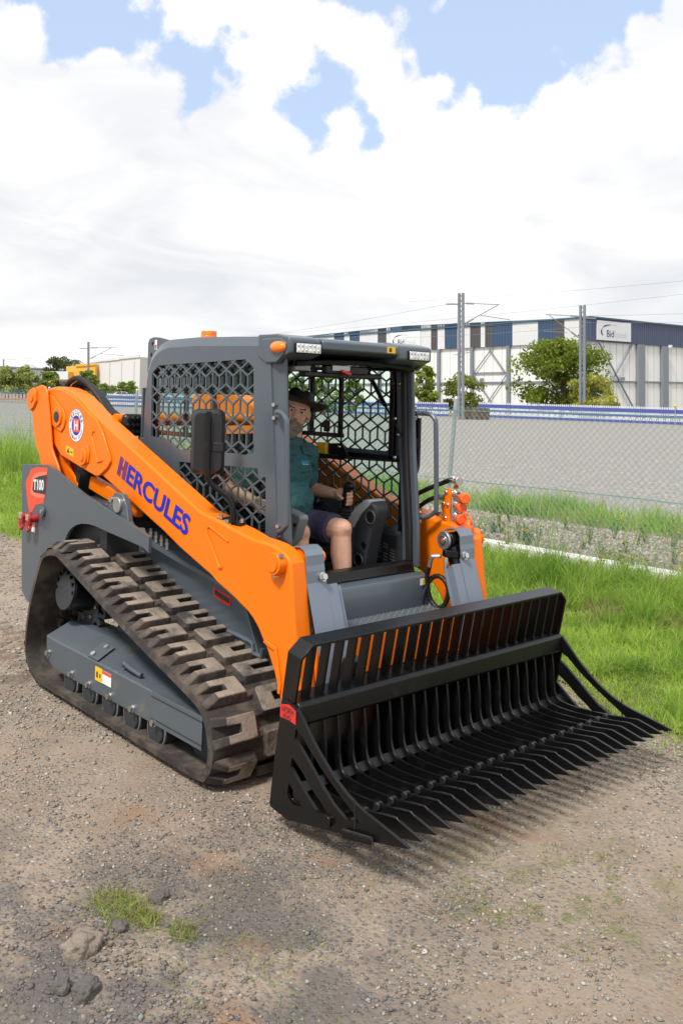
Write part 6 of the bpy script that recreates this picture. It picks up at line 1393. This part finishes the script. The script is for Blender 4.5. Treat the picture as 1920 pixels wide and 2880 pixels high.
def bucket():
    TW = .012
    for s in (-1, 1):
        p = MB().prism(PLATE, 'y', s * HB, s * (HB - .014), holes=[S1, S2, S3]).build('end_plate', BLACK, BK, smooth=0)
        MB().cyl((1.362, s * (HB - .004), .150), (1.362, s * (HB + .016), .150), .022, n=20).build('pipe_end', BLACK, p, bevel=.002)
        MB().prism([(1.457, .150), (1.616, .178), (1.612, .158), (1.458, .124)], 'y', s * HB, s * (HB + .020)).build('wear_bar', BLACK, p, bevel=.002)
        MB().tube([(1.457, s * (HB + .012), .152), (1.53, s * (HB + .013), .166), (1.612, s * (HB + .012), .180), (1.618, s * (HB + .012), .160)], .006, 6).build('weld', WELD, p)
        MB().tube([(1.505, s * (HB + .001), .28), (1.509, s * (HB + .001), .17)], .003, 5).build('weld', WELD, p)
    q = MB().add([(1.046, -HB - .001, .512), (1.10, -HB - .001, .524), (1.147, -HB - .001, .508), (1.147, -HB - .001, .455), (1.10, -HB - .001, .462), (1.046, -HB - .001, .460)], [(0, 1, 2, 3, 4, 5)]); nm = q.build('name_plate', RED, BK, smooth=0, fix=False, label='red name plate reading NORM ENG')
    so = nm.modifiers.new('plate', 'SOLIDIFY'); so.thickness = .004; so.offset = 0
    t = MB(); put_text(t, 'NORM', (1.057, -HB - .0045, .487), (1, 0, .0), (0, 0, 1), .075, .020); put_text(t, 'ENG', (1.068, -HB - .0045, .464), (1, 0, 0), (0, 0, 1), .05, .018); t.add([(1.07, -HB - .0045, .509), (1.125, -HB - .0045, .509), (1.125, -HB - .0045, .511), (1.07, -HB - .0045, .511)], [(0, 1, 2, 3)]); t.build('lettering', DARKPRINT, nm, smooth=0, fix=False)
    # tine: upright, rounded corner, floor, pointed tip
    up_f = [(1.118, .52), (1.147, .47)]
    prof = [(1.045, .50), (1.135, .47), (1.152, .36), (1.156, .29), (1.162, .250), (1.176, .224), (1.200, .209), (1.245, .202), (1.30, .201), (1.38, .205), (1.47, .213), (1.565, .225), (1.635, .236), (1.655, .235), (1.777, .207), (1.77, .200), (1.626, .164), (1.454, .138), (1.20, .088), (1.10, .075), (1.045, .085), (1.035, .20), (1.04, .35)]
    mesh = None; n = 24
    dy = (2 * HB - .014) / n
    tine0 = None
    for i in range(1, n):
        y = -HB + .007 + i * dy
        if tine0 is None: tine0 = MB().prism(prof, 'y', -TW / 2, TW / 2).tf(Matrix.Translation(OFF[BK.name])).build('tine', BLACK, BK, bevel=.0018); o = tine0
        else: o = tine0.copy(); COL.objects.link(o); o.parent = BK
        o.location = Vector((0, y, 0)) - OFF[BK.name]
        if 1 <= i <= 14:
            w = MB().tube([(1.545 + .004 * (i % 3), y - .006, .224), (1.60, y - .008, .235), (1.648, y - .007, .242), (1.665, y - .006, .232)], [.002, .0045, .0045, .002], 6); w.build('weld', WELD, BK)
    # beam, rail, upper bars
    bm_ = MB().prism([(1.030, .545), (1.135, .535), (1.148, .523), (1.150, .448), (1.135, .436), (1.032, .445)], 'y', -HB + .015, HB - .015).build('beam', BLACK, BK, bevel=.006)
    rl = MB().prism([(1.085, .786), (1.172, .772), (1.171, .760), (1.084, .774)], 'y', -.855, .855).build('top_rail', BLACK, BK, bevel=.002)
    for s in (-1, 1):
        MB().add([(1.085, s * .855, .786), (1.172, s * .855, .772), (1.171, s * .855, .760), (1.084, s * .855, .774), (1.078, s * .912, .735), (1.165, s * .912, .721), (1.163, s * .900, .715), (1.076, s * .900, .729)], [(0, 1, 5, 4), (3, 7, 6, 2), (1, 2, 6, 5), (0, 4, 7, 3), (4, 5, 6, 7), (0, 3, 2, 1)]).build('rail_corner', BLACK, BK, bevel=.0015)
        MB().add([(1.078, s * .912, .735), (1.165, s * .912, .721), (1.163, s * .900, .721), (1.076, s * .900, .735), (1.046, s * .912, .541), (1.128, s * .912, .533), (1.128, s * .900, .533), (1.046, s * .900, .541)], [(0, 1, 5, 4), (3, 7, 6, 2), (1, 2, 6, 5), (0, 4, 7, 3), (4, 5, 6, 7), (0, 3, 2, 1)]).build('rail_leg', BLACK, BK, bevel=.0015)
    bar0 = None
    for i in range(1, n):
        y = -HB + .007 + i * dy
        if abs(y) > .86: zt = .728
        if bar0 is None: bar0 = MB().add([(1.074, -TW / 2, .538), (1.122, -TW / 2, .534), (1.165, -TW / 2, .764), (1.117, -TW / 2, .772), (1.074, TW / 2, .538), (1.122, TW / 2, .534), (1.165, TW / 2, .764), (1.117, TW / 2, .772)], [(0, 1, 2, 3), (7, 6, 5, 4), (0, 4, 5, 1), (1, 5, 6, 2), (2, 6, 7, 3), (3, 7, 4, 0)]).tf(Matrix.Translation(OFF[BK.name])).build('grate_bar', BLACK, BK, bevel=.0015); o = bar0
        else: o = bar0.copy(); COL.objects.link(o); o.parent = BK
        o.location = Vector((0, y, 0)) - OFF[BK.name]
        w = MB().tube([(1.075, y + .008, .542), (1.10, y + .016, .540), (1.122, y + .008, .538)], .006, 6); w.build('weld', WELD, BK)
    # cross pipes
    pp = MB().cyl((1.36, -HB + .01, .150), (1.36, HB - .01, .150), .017, n=14).build('cross_pipe', BLACK, BK)
    pp2 = MB().cyl((1.146, -HB + .01, .172), (1.146, HB - .01, .172), .022, n=16).build('corner_tube', BLACK, BK)
    MB().prism([(1.02, .30), (1.035, .30), (1.04, .10), (1.02, .10)], 'y', -.9, .9).build('back_strip', BLACK, BK)
    MB().prism([(.90, .16), (1.02, .10), (1.02, .60), (.98, .62), (.92, .45)], 'y', -.52, -.44).prism([(.90, .16), (1.02, .10), (1.02, .60), (.98, .62), (.92, .45)], 'y', .44, .52).build('hitch_plate', BLACK, BK, bevel=.004)
    cl = None; pipe2 = MB().cyl((1.47, -HB + .01, .184), (1.47, HB - .01, .184), .0115, n=12).build('cross_pipe', BLACK, BK)
    for i in range(1, n):
        y = -HB + .007 + i * dy
        if cl is None: cl = MB().cyl((1.47, -.015, .200), (1.47, .015, .200), .0165, n=12).tf(Matrix.Translation(OFF[BK.name])).build('pipe_collar', WELD, BK, bevel=.004); o = cl
        else: o = cl.copy(); COL.objects.link(o); o.parent = BK
        o.location = Vector((0, y, 0)) - OFF[BK.name]
    g0 = None       # gusset webs at the root of each tine
    for i in range(0, n):
        y = -HB + .007 + (i + .5) * dy; w = dy * .5 - .007
        if g0 is None:
            g0 = MB().add([(1.154, -w, .222), (1.154, w, .222), (1.186, w, .190), (1.186, -w, .190), (1.146, -w, .214), (1.146, w, .214), (1.178, w, .182), (1.178, -w, .182)], [(0, 1, 2, 3), (7, 6, 5, 4), (0, 4, 5, 1), (1, 5, 6, 2), (2, 6, 7, 3), (3, 7, 4, 0)]).tf(Matrix.Translation(OFF[BK.name])).build('root_web', BLACK, BK, bevel=.002); o = g0
        else: o = g0.copy(); COL.objects.link(o); o.parent = BK
        o.location = Vector((0, y, 0)) - OFF[BK.name]
bucket()

# ================================================================== PERSON
def person():
    R = thing('person', 'bearded man in dark brimmed hat, teal shirt and navy shorts sitting at the controls', 'person', (-.12, .02, .95))
    H = Vector((-.10, .043, 1.678)); f = Vector((.80, -.59, -.03)).normalized()
    yaw = atan2(f.y, f.x); HR = Matrix.Rotation(yaw, 3, 'Z') @ Matrix.Rotation(radians(-3), 3, 'Y') @ Matrix.Rotation(radians(-13), 3, 'X')
    def hp(x, y, z): return H + HR @ Vector((x, y, z))
    b = MB()
    def eb(x, y, z, r): b.ball(hp(x, y, z), r, 20, 14, HR)
    eb(-.012, 0, .030, (.098, .077, .084)); eb(.022, 0, -.03, (.068, .064, .088)); eb(.052, 0, -.092, (.034, .036, .028)); eb(.070, 0, .030, (.022, .052, .014))
    eb(.055, .034, -.022, (.032, .026, .030)); eb(.055, -.034, -.022, (.032, .026, .030)); eb(.078, 0, -.066, (.016, .026, .012))
    b.capsule(hp(.085, 0, .022), hp(.106, 0, -.026), .009, .014); eb(.094, .012, -.032, (.012, .010, .009)); eb(.094, -.012, -.032, (.012, .010, .009))
    for s in (-1, 1): eb(-.005, s * .079, -.005, (.022, .009, .032))
    b.capsule(hp(-.025, 0, -.06), (-.115, .02, 1.46), .056, .062)
    # torso under the shirt, limbs
    b.ball((-.13, .0, 1.34), (.105, .145, .15), 18, 12); b.ball((-.11, -.01, 1.16), (.115, .135, .16), 18, 12); b.ball((-.13, .01, 1.03), (.12, .165, .10), 18, 12)
    LS, LE, LW = Vector((-.13, .158, 1.435)), Vector((-.24, .255, 1.215)), Vector((.005, .258, 1.212)); RS, RE, RW = Vector((-.13, -.165, 1.435)), Vector((-.26, -.285, 1.235)), Vector((-.055, -.265, 1.185))
    for A, E_, W_ in ((LS, LE, LW), (RS, RE, RW)): b.capsule(A, E_, .055, .044); b.capsule(E_, E_.lerp(W_, .35), .046, .046); b.capsule(E_.lerp(W_, .35), W_, .046, .029)
    def hand(W_, sy, cx, cy, z0):
        # palm behind the grip, four fingers curled round it, thumb along the near side
        b.ball(W_ + Vector((.045, .008 * sy, -.002)), (.046, .020, .040), 14, 10); b.capsule(W_, W_ + Vector((.05, .01 * sy, 0)), .028, .026)
        for i, (dz, ln) in enumerate(((.034, 1.0), (.012, 1.06), (-.010, 1.0), (-.030, .86))):
            z = z0 + dz; p = [Vector((cx - .048, cy + .030 * sy, z)), Vector((cx - .006, cy + .040 * sy, z - .002)), Vector((cx + .030 * ln, cy + .016 * sy, z - .006)), Vector((cx + .026 * ln, cy - .016 * sy, z - .009))]
            for k in range(3): b.capsule(p[k], p[k + 1], .0105 - k * .0008, .0097 - k * .0008, 10)
        p = [Vector((cx - .072, cy - .010 * sy, z0 + .018)), Vector((cx - .036, cy - .030 * sy, z0 + .014)), Vector((cx + .002, cy - .030 * sy, z0 - .004))]
        b.capsule(p[0], p[1], .014, .0115, 10); b.capsule(p[1], p[2], .0115, .0095, 10)
    hand(LW, 1, .120, .25, 1.20); hand(RW, -1, .052, -.27, 1.178)
    LH, LK, LA = Vector((-.13, .085, 1.03)), Vector((.285, .070, 1.052)), Vector((.335, .070, .69)); RH, RK, RA = Vector((-.13, -.075, 1.03)), Vector((.235, -.185, 1.045)), Vector((.28, -.19, .69))
    for h_, k_, a_ in ((LH, LK, LA), (RH, RK, RA)):
        b.capsule(h_, k_, .082, .062); b.ball(k_, (.062, .058, .060), 14, 10); b.ball(k_ + Vector((.018, 0, .012)), (.05, .048, .045), 12, 8)
        m_ = k_.lerp(a_, .35) + Vector((-.014, 0, 0)); b.capsule(k_, m_, .054, .060); b.capsule(m_, a_, .060, .037); b.capsule(a_, a_ + Vector((.12, 0, -.035)), .038, .036)
    body = b.build('body', SKIN, R, smooth=180, fix=True)
    rm = body.modifiers.new('skin', 'REMESH'); rm.mode = 'VOXEL'; rm.voxel_size = .0052; rm.use_smooth_shade = True
    sm = body.modifiers.new('relax', 'SMOOTH'); sm.factor = .5; sm.iterations = 4
    # shirt
    c = MB(); c.ball((-.125, .0, 1.33), (.125, .165, .165), 20, 14); c.ball((-.095, -.01, 1.165), (.145, .160, .155), 20, 14); c.ball((-.085, -.01, 1.09), (.135, .160, .09), 18, 12)
    c.capsule((-.13, -.150, 1.430), (-.13, .138, 1.430), .072); c.capsule((-.12, .02, 1.47), (-.105, .025, 1.505), .070, .064)
    for A, E_ in ((LS, LE), (RS, RE)): c.capsule(A, A.lerp(E_, .45), .071, .066); c.cyl(A.lerp(E_, .3), A.lerp(E_, .80), .064, .069, 18)
    sh = c.build('shirt', SHIRT, R, smooth=180)
    rm = sh.modifiers.new('cloth', 'REMESH'); rm.mode = 'VOXEL'; rm.voxel_size = .0075; rm.use_smooth_shade = True
    sm = sh.modifiers.new('relax', 'SMOOTH'); sm.factor = .5; sm.iterations = 5
    tx = bpy.data.textures.new('cloth_folds', 'CLOUDS'); tx.noise_scale = .055; tx.noise_depth = 2
    dp = sh.modifiers.new('folds', 'DISPLACE'); dp.texture = tx; dp.strength = .036; dp.mid_level = .5; dp.texture_coords = 'GLOBAL'
    # shorts
    c = MB(); c.ball((-.12, .015, 1.045), (.145, .19, .115), 20, 14)
    for h_, k_ in ((LH, LK), (RH, RK)): d = (k_ - h_); c.capsule(h_, h_ + d * .5, .102, .094); c.cyl(h_ + d * .35, h_ + d * .88 + Vector((0, 0, -.004)), .096, .088, 20)
    so_ = c.build('shorts', SHORTS, R, smooth=180); rm = so_.modifiers.new('cloth', 'REMESH'); rm.mode = 'VOXEL'; rm.voxel_size = .0075; rm.use_smooth_shade = True
    sm = so_.modifiers.new('relax', 'SMOOTH'); sm.factor = .5; sm.iterations = 3
    dp = so_.modifiers.new('folds', 'DISPLACE'); dp.texture = tx; dp.strength = .02; dp.mid_level = .5; dp.texture_coords = 'GLOBAL'
    # boots
    for a_ in (LA, RA): MB().capsule(a_ + Vector((-.03, 0, -.02)), a_ + Vector((.13, 0, -.04)), .045, .042).capsule(a_ + Vector((0, 0, .06)), a_, .045, .046).build('boot', BLACKM, R)
    # hat
    hb = MB(); V = []; F = []; nk = 40
    prof = [(.0, .136, 1), (.035, .138, 1), (.062, .134, 1), (.080, .120, 1), (.088, .092, 1), (.094, .060, 1), (.100, .055, 1), (.130, .052, 0), (.160, .054, 0), (.186, .060, 0), (.188, .055, 0), (.160, .048, 0), (.094, .046, 1)]
    for r_, z_, k_ in prof:
        for j in range(nk):
            a = 2 * pi * j / nk; rx = r_ * (1.08 if k_ else 1.02); ry = r_ * (.90 if k_ else .93); zz = z_
            if not k_: zz += .030 * (abs(sin(a)) ** 2.2) * (r_ - .1) / .08 - .006 * max(0, cos(a)) ** 2 * (r_ - .1) / .08
            if k_ and z_ > .11: zz -= .016 * math.exp(-(sin(a) * r_ / .022) ** 2) * (1 if r_ < .07 else .3)
            V.append(hp(-.008, 0, .05) + HR @ (Matrix.Rotation(radians(-8), 3, 'Y') @ Matrix.Rotation(radians(-4), 3, 'X') @ Vector((rx * cos(a), ry * sin(a), zz - .05))))
    for i in range(len(prof) - 1):
        for j in range(nk): k2 = (j + 1) % nk; F.append((i * nk + j, i * nk + k2, (i + 1) * nk + k2, (i + 1) * nk + j))
    hb.add(V, F); hat = hb.build('hat', FELT, R, smooth=180, fix=True)
    bd = MB()
    for k in range(3): bd.tube([hp(.1035 * cos(2 * pi * j / 48) * 1.05 - .008, .095 * sin(2 * pi * j / 48), .065 + .006 * sin(j * 1.05 + k * 2.1)) for j in range(49)], .0045, 6, False)
    bd.build('hat_band', mat('braided_band', (.05, .045, .032), .8), hat)
    # hair, beard, eyes, brows
    hb = MB(); hb.ball(hp(-.035, 0, .0), (.085, .0805, .055), 18, 12, HR); hb.ball(hp(-.045, 0, -.03), (.06, .072, .05), 16, 10, HR); hb.build('hair', HAIRD, R, smooth=180)
    bd = MB(); bd.ball(hp(.046, 0, -.098), (.046, .046, .044), 18, 12, HR); bd.ball(hp(.036, .036, -.075), (.038, .026, .038), 14, 10, HR); bd.ball(hp(.036, -.036, -.075), (.038, .026, .038), 14, 10, HR); bd.ball(hp(.060, 0, -.122), (.032, .034, .034), 14, 10, HR)
    bd.capsule(hp(.089, .0, -.047), hp(.074, .032, -.066), .011, .011); bd.capsule(hp(.089, 0, -.047), hp(.074, -.032, -.066), .011, .011); bd.capsule(hp(.074, .032, -.066), hp(.062, .034, -.095), .011, .014); bd.capsule(hp(.074, -.032, -.066), hp(.062, -.034, -.095), .011, .014)
    o = bd.build('beard', HAIR, R, smooth=180); rm = o.modifiers.new('hair', 'REMESH'); rm.mode = 'VOXEL'; rm.voxel_size = .004; rm.use_smooth_shade = True
    t2 = bpy.data.textures.new('beard_tufts', 'CLOUDS'); t2.noise_scale = .012; dp = o.modifiers.new('tufts', 'DISPLACE'); dp.texture = t2; dp.strength = .007; dp.texture_coords = 'GLOBAL'
    MB().ball(hp(.095, 0, -.0675), (.006, .021, .005), 12, 8, HR).build('lips', mat('lips', (.36, .15, .11), .5), R, smooth=180)
    for s in (-1, 1):
        e = MB().ball(hp(.0765, s * .031, .006), (.011, .0145, .0085), 14, 10, HR).build('eye', EYEW, R, smooth=180); MB().ball(hp(.0865, s * .030, .0055), (.003, .0062, .0065), 10, 8, HR).build('iris', mat('iris', (.02, .014, .01), .15), e, smooth=180)
        MB().capsule(hp(.083, s * .013, .024), hp(.078, s * .046, .027), .0055, .004).build('eyebrow', HAIRD, R, smooth=180); MB().capsule(hp(.080, s * .017, .0125), hp(.075, s * .045, .0115), .004, .003).build('eyelid', SKIN, R, smooth=180)
    # shirt details laid on the cloth
    dg = bpy.context.evaluated_depsgraph_get(); ev = sh.evaluated_get(dg); off = OFF[R.name]
    def patch(c0, u, v, nu, nv, d, lift, nm, m):
        V = []; F = []
        for i in range(nu + 1):
            for j in range(nv + 1):
                p = Vector(c0) + Vector(u) * (i / nu) + Vector(v) * (j / nv); ok, loc, nrm, _ = ev.ray_cast(p - off - Vector(d) * .5, Vector(d)); q = (loc + nrm * lift + off) if ok else p; V.append(q)
        for i in range(nu):
            for j in range(nv): a = i * (nv + 1) + j; F.append((a, a + 1, a + nv + 2, a + nv + 1))
        o = MB().add(V, F).build(nm, m, R, smooth=60, fix=False); so = o.modifiers.new('t', 'SOLIDIFY'); so.thickness = .003; so.offset = 1
    D = (-.95, .30, 0)
    patch((0, .005, 1.340), (0, .085, -.004), (0, 0, .042), 6, 4, D, .002, 'pocket_flap', mat('teal_flap', (.030, .110, .115), .85)); patch((0, .012, 1.393), (0, .065, -.004), (0, 0, .015), 6, 2, D, .002, 'shirt_logo', mat('bright_blue_thread', (.02, .28, .50), .7)); patch((0, .025, 1.387), (0, .05, -.004), (0, 0, .004), 4, 1, D, .003, 'shirt_logo', WHITE)
    for s in (-1, 1): patch((0, .02 + s * .012, 1.50), (0, s * .07, -.01), (0, s * .015, -.055), 4, 4, (-.95, .2, -.1), .006, 'collar', mat('teal_flap', (.030, .110, .115), .85))
    # strap watch on the right wrist
    return R
person()
